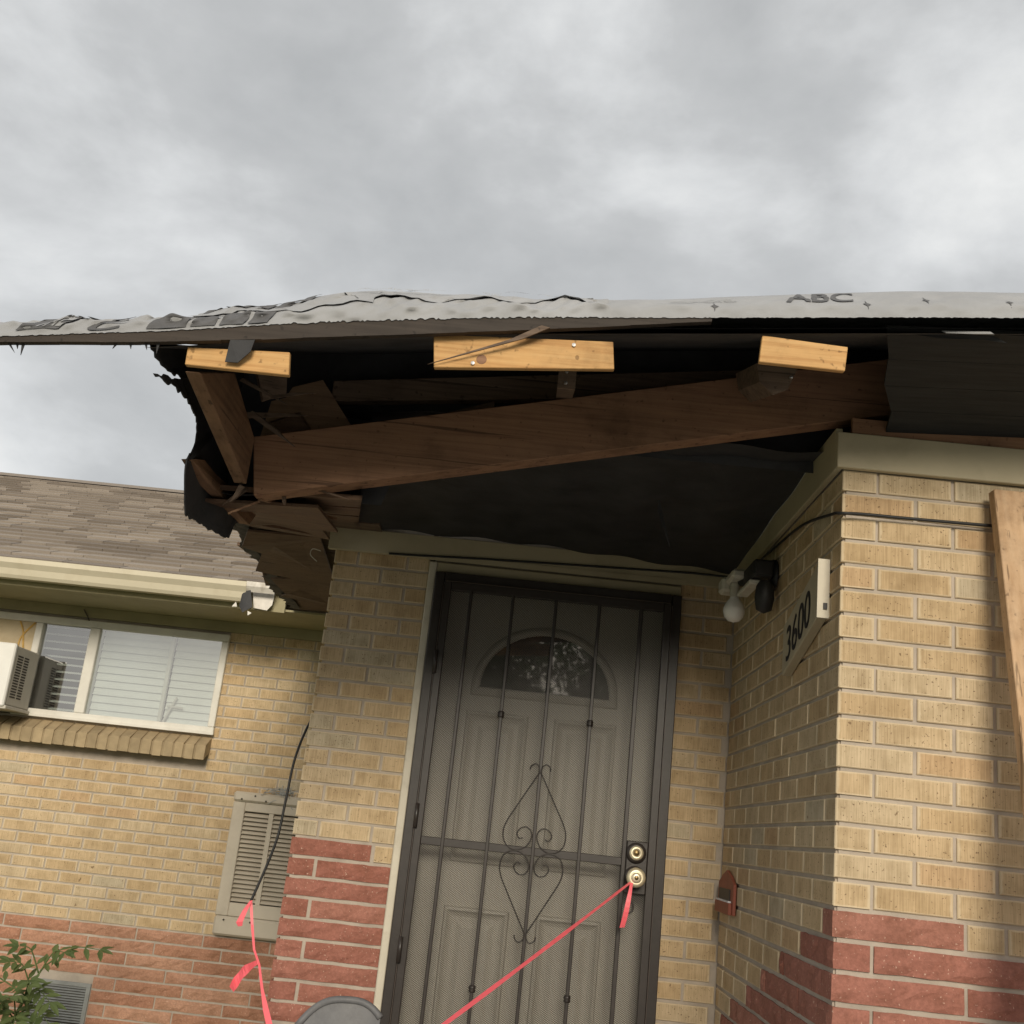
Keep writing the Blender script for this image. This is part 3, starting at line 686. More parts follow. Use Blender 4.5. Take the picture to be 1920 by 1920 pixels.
n_ = 15
pp('roof_deck', dk, 'black_paper')
# loose felt laid over the edge
def wr_(x, a): return .009*math.sin(x*23+a*7+1.5*math.sin(x*6))*math.sin(a*5+x*4)+.005*math.sin(x*41-a*9)*math.sin(a*7+x*9)+.004*math.sin(x*71+a*17)+.0035*math.sin(x*113-a*23+2*math.sin(x*17))
def felt(x, a, off=0):
    z0 = ze(x)+.004; r_ = rise(x)-.004
    if a < .25: y, z = 2.346+.006*a/.25, z0+.030*a/.25
    elif a <= 1:
        q = (a-.25)/.75; y = 2.352+.138*q; z = z0+.030+(r_-.030)*(q**.85)
    else:
        q = a-1; y = 2.49+q*.6; zt = deck(x, y-2.352)+.012; z = z0+r_ + (zt-z0-r_)*min(1, (q*1.25))**.8
        return (x, y, max(z, zt))
    am = 1.5 if x < .1 else .5
    env = math.sin(math.pi*min(1, a/1.0))
    return (x, y+am*wr_(x, a)*env - off*.72, z+am*.5*wr_(x+3, a)*env + off*.7)
fm = MB(); nx, na = 1000, 30
def ff(i, j):
    x = -1.9+5.1*i; a = 1.9*j
    x_, y_, z_ = felt(x, a)
    if j == 0 and -.62 < x < .1: z_ += random.uniform(-.002, .004)
    elif j == 0: z_ += random.uniform(-.001, .0015)
    return (x_, y_, z_)
fm.grid(ff, nx, na)
fo = pp('felt_sheet', fm, 'felt', smooth=True)
def fp(name, mb, mat, **kw): return mb.build(name, mat, fo, **kw)
# folded flap with its curled corner
def flap(a, b_):
    x = -.555+.62*a; aa = .52+.42*b_+.03*math.sin(a*11)
    p = Vector(felt(x, aa, .002+.003*(1-b_)))
    if a < .12: p.z += (0.12-a)*.12*(1-b_); p.x += (.12-a)*.35*(1-b_)
    p.z -= .003*math.sin(a*19)*(1-b_)
    return p
fp('felt_flap', MB().grid(flap, 36, 6), 'felt', smooth=True)
def flap2(a, b_):
    x = -.87+.42*a; aa = .34+.58*b_+.04*math.sin(a*8)
    p = Vector(felt(x, aa, .004+.001*math.sin(a*9)))
    return p
fp('felt_flap', MB().grid(flap2, 24, 5), 'felt', smooth=True)
# print on the felt
def text_verts(s_, off_=.0):
    cu = bpy.data.curves.new('t', 'FONT'); cu.body = s_; cu.size = 1; cu.offset = off_
    to = bpy.data.objects.new('t', cu); COL.objects.link(to)
    dg = bpy.context.evaluated_depsgraph_get(); me = bpy.data.meshes.new_from_object(to.evaluated_get(dg))
    bm = bmesh.new(); bm.from_mesh(me); bmesh.ops.triangulate(bm, faces=bm.faces)
    for _ in range(3 if len(s_) < 5 else 0):
        bmesh.ops.subdivide_edges(bm, edges=[e_ for e_ in bm.edges if e_.calc_length() > .07], cuts=1); bmesh.ops.triangulate(bm, faces=bm.faces)
    bm.to_mesh(me); bm.free()
    bpy.data.objects.remove(to); v = [tuple(p.co) for p in me.vertices]; f = [tuple(p.vertices) for p in me.polygons]
    bpy.data.meshes.remove(me); return v, f
def felt_text(s_, x0, x1, a0, a1, mat, slant=0, off=.0026, name='felt_print'):
    v, f = text_verts(s_, .022 if len(s_) < 5 else 0)
    ux = [p[0] for p in v]; uy = [p[1] for p in v]; w_, h_ = max(ux)-min(ux), max(uy)-min(uy)
    vs = []
    for p in v:
        U = (p[0]-min(ux))/w_; V = (p[1]-min(uy))/h_
        vs.append(felt(x0+(x1-x0)*U+slant*V, a0+(a1-a0)*V, off))
    fp(name, MB().add(vs, f), mat)
def felt_quad(x0, x1, a0, a1, mat, off=.0040, slant=0, name='felt_print'):
    def g(u_, v_): return felt(x0+(x1-x0)*u_+slant*v_, a0+(a1-a0)*v_, off)
    fp(name, MB().grid(g, 24, 10), mat)
felt_text('ABC', .512, .672, .36, .86, 'felt_ink', .02)
felt_text('UNDERLAYMENT  SYNTHETIC ROOF', .22, .40, .40, .47, 'felt_faint_ink')
felt_text('FASTEN PER LOCAL CODE', .25, .39, .50, .56, 'felt_faint_ink')
for x, a in ((.345, .26), (.70, .30), (.842, .42), (1.03, .33), (1.24, .30)):
    pts = []
    for i in range(8):
        r_ = .010 if i % 2 == 0 else .003; pts.append(felt(x+r_*math.cos(i*math.pi/4), a+.13*r_/.010*math.sin(i*math.pi/4), .0018))
    fp('felt_print', MB().add(pts, [tuple(range(8))]), 'felt_ink')
# left logo: dark badge, cut letters and blocks
felt_quad(-1.255, -1.155, .10, .62, 'felt_ink', slant=.05)
felt_text('THE', -1.215, -1.15, .14, .55, 'felt', .04, .0062)
felt_text('R', -1.10, -1.01, .36, .66, 'felt_ink', .03, .004); felt_text('C', -1.10, -1.02, .04, .24, 'felt_ink', .02, .004)
for x0, x1 in ((-.955, -.865), (-.855, -.80), (-.79, -.735), (-.725, -.68)): felt_quad(x0, x1, .03, .30, 'felt_ink', slant=.012)
for x0, x1 in ((-.86, -.815), (-.805, -.755), (-.74, -.70), (-.69, -.655), (-.645, -.61)): felt_quad(x0, x1, .58, .88, 'felt_ink', off=.0075, slant=.02)
for i, (a0, x0, x1) in enumerate(((.80, -.50, -.28), (.68, -.50, -.36), (.74, -.20, .02))):
    felt_text('DO NOT LEAVE EXPOSED BEFORE ROOFING', x0, x1, a0, a0+.055, 'felt_faint_ink', 0, .014)
# edge boards
fbm = MB()
FB = [(-1.9, .878), (-1.286, .958), (-.932, .994), (-.654, 1.031), (-.434, 1.062), (-.068, 1.114), (.176, 1.152), (.34, 1.178)]
xs_ = np.linspace(-1.9, .34, 25)
for a, b_ in zip(xs_[:-1], xs_[1:]):
    fbm.prism([(a, 2.349, lerp(FB, a)+random.uniform(-.0012, .0012)), (b_, 2.349, lerp(FB, b_)), (b_, 2.349, ze(b_)+.008), (a, 2.349, ze(a)+.008)], (0, .018, 0))
pp('edge_board', fbm, 'shaded_edge_wood')
for x, ln, dx_ in ((-1.27, .02, .02), (-1.25, .012, .004), (-1.235, .028, .0), (-1.02, .012, -.008), (-.99, .012, .004), (-.955, .014, .006), (-.925, .026, 0), (-1.3, .02, -.03)):
    zb = lerp(FB, x); pp('splinter', MB().prism([(x-.004, 2.36, zb+.004), (x+.004, 2.36, zb+.004), (x+dx_, 2.36, zb-ln)], (0, .003, 0)), 'black_paper')
# soffit planks still in place over the front wall
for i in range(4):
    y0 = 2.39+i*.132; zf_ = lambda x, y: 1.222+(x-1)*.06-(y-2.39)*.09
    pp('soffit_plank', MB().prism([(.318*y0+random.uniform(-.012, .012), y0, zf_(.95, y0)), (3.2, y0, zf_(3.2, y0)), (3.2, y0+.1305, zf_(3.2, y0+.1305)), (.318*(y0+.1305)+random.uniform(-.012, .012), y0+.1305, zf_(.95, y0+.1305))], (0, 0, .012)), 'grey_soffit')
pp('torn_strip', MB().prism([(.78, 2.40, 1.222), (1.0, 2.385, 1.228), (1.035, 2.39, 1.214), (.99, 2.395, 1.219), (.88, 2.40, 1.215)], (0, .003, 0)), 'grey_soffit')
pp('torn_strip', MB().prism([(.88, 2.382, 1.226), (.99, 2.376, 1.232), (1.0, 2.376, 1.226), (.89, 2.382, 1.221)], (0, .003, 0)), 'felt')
# black paper lining and ceiling
def bw(a, b_):
    x = -.965+2.06*a; zb_ = .888 if x < -.48 else 1.12; z = zb_+(deck(x, .79)-.008-zb_)*b_
    return (x, 3.16+.012*math.sin(x*17)*math.sin(b_*6), z)
pp('black_lining', MB().grid(bw, 30, 6), 'black_paper', smooth=True)
def ce(a, b_):
    y = 3.05+1.40*b_; x0 = -.70-.06*b_; x = x0+(.7845-x0)*a
    z = 1.150 - .014*math.sin(a*3.1)*math.sin(b_*3.14) + .006*math.sin(x*21+y*3) - (.040*max(0, (a-.45)/.55)*b_) + .008*math.sin(y*13+x*5)*(1-b_)
    if a < .05: z -= .004
    return (x, y, z)
pp('black_ceiling', MB().grid(ce, 44, 26), 'ceiling_paper', smooth=True)
pp('black_ceiling_fold', MB().grid(lambda a, b_: (-.70-.06*b_+.012*math.sin(math.pi*a), 3.3+1.15*b_, 1.148-.018*math.sin(math.pi*a)+.008*a), 4, 12), 'black_paper', smooth=True)
pp('hanging_strip', MB().strip([(.378, 3.6, 1.13), (.385, 3.6, 1.09), (.40, 3.595, 1.04), (.425, 3.59, .965)], [.004, .014, .010, .002], side=(1, 0, 0)), 'black_paper')
# lumber
pp('header_beam', MB().prism([(-.807, 2.95, .822), (.98, 2.95, 1.252), (.98, 2.95, 1.424), (-.836, 2.95, .992)], (0, .037, 0)), 'old_lumber', bev=.002)
pp('header_beam_ply', MB().prism([(-.80, 2.989, .826), (.98, 2.989, 1.255), (.98, 2.989, 1.42), (-.83, 2.989, .99)], (0, .037, 0)), 'old_lumber', bev=.002)
pp('ledger', MB().prism([(-.66, 3.06, 1.163), (.95, 3.06, 1.345), (.95, 3.06, 1.44), (-.66, 3.06, 1.228)], (0, .037, 0)), 'fascia_wood', bev=.002)
pp('diagonal_brace', MB().prism([(-.52, 3.07, 1.075), (-.18, 3.07, 1.19), (-.18, 3.07, 1.215), (-.52, 3.07, 1.09)], (0, .03, 0)), 'fascia_wood')
pp('side_board', MB().prism([(-.83, 2.40, .950), (-.83, 2.66, 1.062), (-.83, 2.945, .985), (-.83, 2.945, .850)], (-.036, 0, 0)), 'old_lumber_y', bev=.002)
pp('side_scrap', MB().prism([(-.80, 2.72, 1.12), (-.72, 2.74, 1.13), (-.715, 2.76, 1.06), (-.77, 2.75, 1.03)], (-.01, .02, 0)), 'fascia_wood')
pp('plywood_scrap', MB().prism([(-.83, 3.05, 1.14), (-.79, 3.05, 1.155), (-.775, 3.05, 1.19), (-.69, 3.05, 1.222), (-.56, 3.05, 1.055), (-.85, 3.05, .99)], (0, .012, 0)), 'osb')
pp('plywood_scrap', MB().prism([(-.83, 3.035, 1.06), (-.74, 3.03, 1.10), (-.70, 3.035, 1.055), (-.76, 3.035, 1.02)], (0, .008, .01)), 'plywood')
pp('rafter_tail', MB().prism([(.495, 2.60, 1.20), (.60, 2.60, 1.20), (.575, 2.60, 1.135), (.54, 2.60, 1.118), (.505, 2.60, 1.15)], (0, .3, .10)), 'fascia_wood')
pp('rafter_tail', MB().prism([(.0, 2.62, 1.20), (.045, 2.62, 1.20), (.045, 2.62, 1.09), (.0, 2.62, 1.09)], (0, .34, .11)), 'fascia_wood')
bl = [[(-.907, 1.054), (-.657, 1.066), (-.650, 1.006), (-.906, 1.008)], [(-.314, 1.150), (.125, 1.175), (.133, 1.103), (-.303, 1.063)], [(.487, 1.230), (.696, 1.220), (.690, 1.156), (.482, 1.159)]]
lab = ['fresh board under the torn left end of the eave', 'long fresh board with a knot at the middle of the eave', 'short fresh board near the right end of the beam']
for q, lb in zip(bl, lab):
    o_ = pp('lumber_block', MB().prism([(x*.95, 2.376, z*.95) for x, z in q], (0, .016, 0)), 'fresh_lumber', bev=.0015); o_['label'] = lb
for x, y, z in ((.03*.95, 2.3755, 1.155*.95), (-.21*.95, 2.3755, 1.082*.95), (.58, 2.59, 1.165), (.02, 2.61, 1.13), (.02, 2.61, 1.10)):
    pp('nail', MB().lathe((x, y, z), (0, -1, 0), [(.0045, 0), (.0045, .004), (0, .005)], 10), 'steel')
pp('knot', MB().lathe((-.19*.95, 2.3765, 1.095*.95), (0, -1, 0), [(.013, 0), (.011, .0012), (0, .0014)], 14), 'old_lumber')
pp('loose_splinter', MB().prism([(-.302, 2.366, 1.012), (-.09, 2.35, 1.090), (-.03, 2.345, 1.122), (-.05, 2.345, 1.126), (-.12, 2.352, 1.086)], (0, .004, 0)), 'fascia_wood')
pp('black_flap', MB().prism([(-.758, 2.349, 1.02), (-.700, 2.349, 1.035), (-.708, 2.352, .995), (-.735, 2.36, .968), (-.765, 2.362, .968)], (0, .003, 0)), 'black_paper')
# torn side
sil = [(2.40, 1.012), (2.41, 1.000), (2.465, .985), (2.50, .985), (2.575, .998), (2.50, .975), (2.44, .953), (2.60, .966), (2.72, .968), (2.821, .972), (2.845, .955), (2.854, .927), (2.83, .895), (2.765, .851), (2.775, .82), (2.82, .79), (2.859, .762), (2.901, .736), (3.08, .75), (3.235, .76), (3.26, .81), (3.6, .95), (3.6, 1.50), (2.9, 1.23)]
dense = []
for (y0, z0), (y1, z1) in zip(sil[:19], sil[1:20]):
    n_ = max(1, int(math.hypot(y1-y0, z1-z0)/.014))
    for i in range(n_):
        dense.append((y0+(y1-y0)*i/n_+(random.uniform(-.007, .007) if i else 0), z0+(z1-z0)*i/n_+(random.uniform(-.006, .006) if i else 0)))
sil = dense+sil[19:]
ss = MB().prism([(-.95-.02*math.sin(y*9), y, z) for y, z in sil], (-.004, 0, 0)); pp('torn_side_paper', ss, 'black_paper')
pp('broken_stud', MB().prism([(-.94, 2.79, .856), (-.93, 2.83, .872), (-.94, 2.89, .890), (-.935, 3.0, .885), (-.92, 3.10, .882), (-.91, 3.25, .868), (-.90, 3.36, .872), (-.90, 3.30, .825), (-.92, 3.14, .835), (-.93, 3.02, .838), (-.94, 2.92, .843)], (-.03, 0, 0)), 'old_lumber_y')
def pz(y): return .845+(1.135-.845)*min(1, (y-3.0)/1.45)
edges = [(3.02, 3.35, -.93, -1.00), (3.35, 3.75, -1.02, -1.10), (3.75, 4.15, -1.11, -1.17), (4.15, 4.55, -1.20, -1.26), (4.55, 4.95, -1.32, -1.34), (4.95, 5.4, -1.385, -1.33), (5.4, 5.85, -1.37, -1.45), (5.85, 6.2, -1.38, -1.41), (6.2, 6.49, -1.40, -1.42)]
for y0, y1, xa, xb in edges:
    xr = -.172*y0 if y1 < 4.46 else -.86
    pp('soffit_board', MB().prism([(xa+random.uniform(-.01, .01), y0+.004, pz(y0)), (xr, y0+.004, pz(y0)+.01), (xr-(.172*(y1-y0) if y1 < 4.46 else 0), y1-.002, pz(y1)+.012), (xb, y1-.002, pz(y1))], (0, 0, .014)), 'plywood')
pp('black_lining', MB().grid(lambda a, b_: (-.172*(3.0+1.46*a)-.004, 3.0+1.46*a, pz(3.0+1.46*a)+.008+(1.165-pz(3.0+1.46*a))*b_), 12, 2), 'black_paper')
pp('blocking', MB().box(-.93, -.66, yD-.14, yD-.03, 1.136, 1.23), 'fascia_wood')
for pl_ in ([(-.66, 3.08), (-1.0, 3.04), (-1.03, 3.30), (-.97, 3.42), (-1.08, 3.62), (-.70, 3.70)], [(-.78, 3.66), (-1.10, 3.70), (-1.06, 3.86), (-1.19, 4.08), (-1.13, 4.30), (-.86, 4.34)], [(-.93, 4.56), (-1.22, 4.50), (-1.31, 4.72), (-1.27, 4.98), (-1.37, 5.30), (-1.0, 5.42)], [(-1.02, 5.36), (-1.33, 5.46), (-1.30, 5.74), (-1.40, 6.0), (-1.06, 6.1)]):
    pp('plywood_sheet', MB().prism([(x+random.uniform(-.01, .01), y, pz(y)-.022-.018*((i*7) % 3)) for i, (x, y) in enumerate(pl_)], (0, 0, .009)), 'plywood')
fr1 = MB(); xl = [(3.02, -.93), (3.35, -1.01), (3.75, -1.105), (4.15, -1.185), (4.55, -1.29), (4.95, -1.36), (5.4, -1.35), (5.85, -1.415), (6.2, -1.40), (6.49, -1.42)]
ysq = np.arange(3.04, 6.45, .045); P1 = []
for i, y in enumerate(ysq):
    x = lerp(xl, y); r1 = random.choice([0, 0, .006, -.012, -.025, .012]); r2 = random.uniform(-.03, .03)
    P1 += [(x+r1-.012, y, pz(y)-.004-random.uniform(0, .008)), (x+.05, y, pz(y)-.010-random.uniform(0, .003)), (x+.10+r2*.6+.03*math.sin(y*5)-.02*(y-3), y, pz(y)-.003)]
fr1.add(P1, [q for i in range(len(ysq)-1) for q in ((3*i, 3*i+1, 3*i+4, 3*i+3), (3*i+1, 3*i+2, 3*i+5, 3*i+4))])
pp('torn_felt_fringe', fr1, 'black_paper')
def shard(c, d, w_, ln_, mat, name):
    c, d = Vector(c), Vector(d).normalized(); u_ = d.cross(Vector((.3, -1, .2))).normalized()
    pts = [c-u_*w_*.5, c+d*ln_*.55-u_*w_*random.uniform(.3, .6), c+d*ln_*.8-u_*w_*random.uniform(.0, .3), c+d*ln_*random.uniform(.9, 1.1)+u_*w_*random.uniform(-.2, .3), c+d*ln_*.7+u_*w_*random.uniform(.1, .5), c+u_*w_*.5]
    pp(name, MB().prism(pts, (.003, .006, .002)), mat)
for c, d, w_, l_ in (((-.84, 2.93, .84), (-.4, 0, -1), .012, .06), ((-.80, 2.62, 1.03), (.9, 0, -.4), .012, .14), ((-.74, 2.70, 1.02), (.7, .2, .25), .010, .12), ((-.80, 2.75, .99), (.9, 0, -.55), .016, .15),
                     ((-.85, 3.02, .86), (-.9, 0, -.9), .012, .08), ((-.74, 3.0, .86), (.2, 0, -1), .008, .05), ((-.66, 2.99, .87), (1, 0, -.2), .007, .12), ((-.88, 3.2, .87), (-.8, .2, -.5), .012, .09), ((-.82, 2.80, 1.0), (.8, .3, .2), .018, .17)):
    shard(c, d, w_, l_, 'fascia_wood', 'splinter')
pp('loose_lath', MB().tube([(-.80, 2.99, .825), (-.72, 3.5, .93), (-.70, 3.62, .955)], .006, 5), 'old_lumber_y')
pp('loose_lath', MB().tube([(-.80, 3.0, .82), (-.84, 2.98, .79), (-.87, 2.96, .765)], .004, 5), 'old_lumber_y')
pp('loose_wire', MB().tube(spline([(-.90, yD-.03, 1.03), (-.935, yD-.03, 1.035), (-.94, yD-.03, 1.01), (-.91, yD-.03, .985)], 5), .002, 5), 'lamp_white')

# ------------------------------------------------------------------ things on and about the house
# shoring post
post = thing('shoring_post', 'bare wooden brace leaning against the frieze at the right edge', 'post', (1.26, 2.4, GZ))
tp = Vector((1.19, 2.888, 1.016)); bt = Vector((1.19, 2.42, GZ+.095))
MB().prism([tp, tp+Vector((.14, 0, 0)), tp+Vector((.14, -.038, 0)), tp+Vector((0, -.038, 0))], bt-tp).build('post_board', 'post_lumber', post, bev=.002)
MB().box(1.05, 1.47, 2.26, 2.56, GZ+.05, GZ+.094).build('foot_plate', 'post_lumber', post, bev=.003)

# cable along the walls
cab = tag(MB().tube(spline([(1.35, 2.905, .932), (1.197, 2.903, .929), (.975, 2.902, .926), (.86, 2.90, .925), (.796, 2.902, .922), (.792, 2.98, .940), (.792, 3.327, 1.002), (.792, 3.783, 1.030), (.790, 4.157, 1.050), (.780, 4.38, 1.080), (.60, yD-.032, 1.093), (.2, yD-.031, 1.080), (-.2, yD-.0315, 1.066), (-.5, yD-.031, 1.052), (-.62, yD-.031, 1.048)], 6), .0045, 6).build('cable', 'cable_black', smooth=True), 'thin black cable bent round the brick corner and along the frieze', 'cable')
hc = tag(MB().tube(spline([(-.86, 4.75, .42), (-.873, 4.62, .346), (-.895, 4.55, .20), (-.900, 4.52, .037), (-.905, 4.50, -.10), (-.922, 4.45, -.22), (-.948, 4.40, -.342)], 6), .005, 6).build('hanging_cable', 'cable_black', smooth=True), 'black cable hanging beside the left brick pier, knotted to pink tape', 'cable')
# pink tapes
a = Vector((.452, 4.335, -.125)); b_ = Vector((-.474, 2.2, -.668)); pts = [a+(b_-a)*(i/14)+Vector((0, 0, -.008*math.sin(math.pi*i/14))) for i in range(15)]
pk = thing('pink_tape', 'pink flagging tape stretched from the door knob toward the viewer', 'tape', (.45, 4.33, -.13))
MB().strip(pts, [.007+.004*min(1, i/4)+.0015*math.sin(i*1.9) for i in range(15)], side=[(b_-a).cross(p_) for p_ in pts]).build('ribbon', 'pink_tape', pk)
MB().lathe((.470, 4.3815, -.108), (0, -1, 0), [(.0165, 0), (.0168, .008)], 20).build('knot_loop', 'pink_tape', pk)
MB().strip(spline([(.455, 4.33, -.118), (.450, 4.322, -.16), (.440, 4.315, -.23), (.430, 4.322, -.285)], 4), [.006, .009, .012, .012, .014, .016, .018, .019, .02, .021, .022, .022, .024], side=[(1, -.6+.1*i, .12) for i in range(13)]).build('tail', 'pink_tape', pk)
pk2 = thing('pink_tape', 'pink flagging tape hanging from the black cable by the left pier', 'tape', (-.95, 4.4, -.34))
MB().strip([(-.948, 4.4, -.338), (-.925, 4.38, -.42), (-.895, 4.34, -.50), (-.862, 4.31, -.545), (-.83, 4.27, -.62), (-.80, 4.24, -.68), (-.755, 4.2, -.76), (-.68, 4.15, -.92)], [.010, .010, .008, .008, .010, .020, .022, .018], side=(1, .2, .3)).build('ribbon', 'pink_tape', pk2)
MB().strip([(-.945, 4.395, -.338), (-.958, 4.38, -.37), (-.972, 4.375, -.415), (-.968, 4.38, -.43)], [.010, .020, .026, .016], side=(1, 0, .25)).build('tail', 'pink_tape', pk2)
MB().strip(spline([(-.868, 4.31, -.535), (-.90, 4.29, -.560), (-.93, 4.31, -.60), (-.945, 4.30, -.635)], 4), [.012, .018, .022, .026, .03, .032, .033, .034, .034, .033, .032, .03, .026], side=[(.5, .5*math.sin(i*.7), -.6) for i in range(13)]).build('tail', 'pink_tape', pk2)

# porch light
pl = thing('porch_light', 'white porch lamp with a bare round bulb in the corner by the door', 'lamp', (Xc-.01, 3.72, .95))
def q(name, mb, mat, par=pl, **kw): return mb.build(name, mat, par, **kw)
xl = Xc-.003
q('wall_plate', MB().lathe((xl, 3.72, .935), (-1, 0, 0), [(.055, 0), (.055, .012), (.03, .018), (0, .018)], 20), 'black_plastic', smooth=True)
q('arm', MB().tube([(xl-.01, 3.72, .935), (xl-.05, 3.80, .945), (xl-.075, 3.92, .95)], .016, 10), 'black_plastic', smooth=True)
q('sensor', MB().box(xl-.085, xl-.015, 3.66, 3.84, .915, .975), 'black_plastic', bev=.008)
q('bracket', MB().box(xl-.12, xl-.05, 3.86, 3.99, .950, .985).box(xl-.135, xl-.06, 3.98, 4.06, .925, .980), 'lamp_white', bev=.010)
q('bracket_arm', MB().box(xl-.09, xl-.05, 3.70, 3.92, .895, .912), 'lamp_white', bev=.004)
q('socket', MB().lathe((xl-.092, 3.95, .948), (0, 0, -1), [(.017, 0), (.019, .03), (.017, .05)], 16), 'lamp_white', smooth=True)
q('bulb', MB().lathe((xl-.092, 3.95, .900), (0, 0, -1), [(.016, 0), (.018, .008), (.030, .022), (.0385, .042), (.0395, .055), (.034, .075), (.020, .089), (0, .094)], 24), 'bulb_glass', smooth=True)
q('dark_lamp_head', MB().lathe((xl-.04, 3.68, .905), (0, .1, -1), [(.018, 0), (.030, .02), (.033, .06), (.026, .10), (0, .112)], 18), 'black_plastic', smooth=True)

# number box, set on the slant
nb = thing('house_number', 'slanted house number box reading 3600 on the shaded side wall', 'sign', (Xc-.02, 3.25, .68))
P0 = Vector((Xc-.002, 3.03, .815)); ud = Vector((0, .965, -.262)); zd = Vector((0, .0, 1)); ln, ht, th = .42, .155, .030
MB().prism([P0, P0+ud*ln, P0+ud*ln-zd*ht, P0-zd*ht], (-th, 0, 0)).build('box', 'plaque', nb, bev=.003)
MB().prism([P0-ud*.003+Vector((.0, 0, .006)), P0-ud*.003+Vector((-th-.003, 0, .006)), P0-ud*.003-zd*(ht+.006)+Vector((-th-.003, 0, 0)), P0-ud*.003-zd*(ht+.006)], ud*-.004).build('end_cap', 'cream_paint', nb)
MB().box(P0.x-th*.55, P0.x-th*.2, P0.y-.012, P0.y-.0065, P0.z-.135, P0.z-.118).build('keyhole', 'black_plastic', nb)
v, f = text_verts('3600'); ux = [p[0] for p in v]; uy = [p[1] for p in v]
w_, h_ = max(ux)-min(ux), max(uy)-min(uy)
vs = [P0+ud*((.365-.285)-.0+.285-.285*(p[0]-min(ux))/w_)+Vector((-th-.002, 0, 0))-zd*(.138-.105*(p[1]-min(uy))/h_) for p in v]
me_ = MB().add(vs, f); me_.add([p+Vector((.0018, 0, 0)) for p in vs], f); me_.build('digits', 'digit_black', nb)

# small red letter holder
lh = thing('letter_holder', 'small red wooden arched letter holder on the shaded side wall', 'letter holder', (Xc-.01, 4.28, -.17))
def archp(y0, y1, z0, z1, zt, x): return [(x, y0, z0), (x, y1, z0), (x, y1, z1), (x, (y0*.25+y1*.75), (z1+zt*1.6)/2.6), (x, (y0+y1)/2, zt), (x, (y0*.75+y1*.25), (z1+zt*1.6)/2.6), (x, y0, z1)]
MB().prism(archp(4.14, 4.43, -.195, -.090, -.045, Xc-.003), (-.012, 0, 0)).build('back_plate', 'red_wood', lh, bev=.002)
MB().box(Xc-.028, Xc-.0155, 4.15, 4.42, -.195, -.155).build('pocket', 'red_wood', lh, bev=.002)
MB().box(Xc-.018, Xc-.0152, 4.19, 4.40, -.148, -.110).build('slot', 'black_plastic', lh)
MB().box(Xc-.026, Xc-.016, 4.17, 4.41, -.1545, -.149).build('letter', 'paper', lh)

# wall heater grille on the wing
vt = thing('wall_vent', 'tall beige louvred vent cover on the wing wall behind the pier', 'vent', (-1.45, yW-.03, -.75))
vx0, vx1, vz0, vz1 = -1.725, -1.18, -.757, .078
def vq(name, mb, mat='vent_paint', **kw): return mb.build(name, mat, vt, **kw)
vq('backing', MB().box(vx0+.02, vx1-.02, yW-.012, yW-.004, vz0+.02, vz1-.02), 'vent_dark')
vq('frame', MB().box(vx0, vx0+.075, yW-.05, yW-.003, vz0+.112, vz1-.062).box(vx1-.075, vx1, yW-.05, yW-.003, vz0+.112, vz1-.062).box(vx0+.0752, vx1-.0752, yW-.05, yW-.003, vz1-.115, vz1-.062).box(vx0+.0752, vx1-.0752, yW-.05, yW-.003, vz0+.112, vz0+.19), bev=.004)
vq('top_cap', MB().box(vx0-.004, vx1+.004, yW-.062, yW-.003, vz1-.060, vz1), bev=.012)
vq('bottom_cap', MB().box(vx0, vx1, yW-.058, yW-.003, vz0, vz0+.110), bev=.012)
mid = (vx0+vx1)/2-.03
vq('centre_bar', MB().box(mid-.014, mid+.014, yW-.048, yW-.014, vz0+.19, vz1-.115))
n_ = 20; za, zb = vz0+.195, vz1-.12
for i in range(n_):
    z = za+(zb-za)*(i+.5)/n_
    for x0, x1 in ((vx0+.076, mid-.0145), (mid+.0145, vx1-.076)):
        vq('louvre', MB().prism([(x0, yW-.045, z-.008), (x0, yW-.043, z-.011), (x0, yW-.018, z+.009), (x0, yW-.020, z+.012)], (x1-x0, 0, 0)))
for x, z in ((vx0+.05, vz1-.045), (vx0+.13, vz1-.02), (vx0+.20, vz1-.045), (vx0+.06, vz0+.09), (vx0+.22, vz0+.09)):
    vq('screw', MB().lathe((x, yW-.062, z), (0, -1, 0), [(.006, 0), (.006, .003), (0, .004)], 8), 'vent_dark')
nest = thing('twig_clump', 'grey tangle of dry wire and twigs on top of the beige vent', 'debris', (-1.43, yW-.05, .085))
mb = MB()
for i in range(46):
    c = Vector((-1.43+random.gauss(0, .05), yW-.045+random.uniform(-.02, .02), .085+abs(random.gauss(0, .016))-(.07*random.random() if random.random() < .25 else 0)))
    d = Vector((random.uniform(-1, 1), random.uniform(-.3, .3), random.uniform(-.4, .4))).normalized()*random.uniform(.02, .05)
    mb.tube([c-d, c+Vector((0, 0, random.uniform(-.008, .012))), c+d], .0022, 4)
mb.build('twigs', 'galvanised', nest)

# window air conditioner
ac = thing('window_air_conditioner', 'beige window air conditioner standing in the wing window', 'air conditioner', (-3.3, 6.95, .40))
def aq(name, mb, mat='ac_plastic', **kw): return mb.build(name, mat, ac, **kw)
aq('case', MB().box(-3.60, -3.115, 6.76, 7.085, .425, .785), bev=.008)
aq('front_panel', MB().box(-3.60, -3.112, 6.725, 6.757, .415, .795), 'ac_white', bev=.008)
for i in range(16):
    z = .475+i*.0165
    aq('side_slot', MB().box(-3.1145, -3.1125, 6.79, 6.862, z, z+.009), 'vent_dark')
    aq('side_slot', MB().box(-3.1145, -3.1125, 6.885, 6.945, z, z+.009), 'vent_dark')
aq('base_tray', MB().box(-3.60, -3.10, 6.74, 7.085, .402, .423), bev=.003)

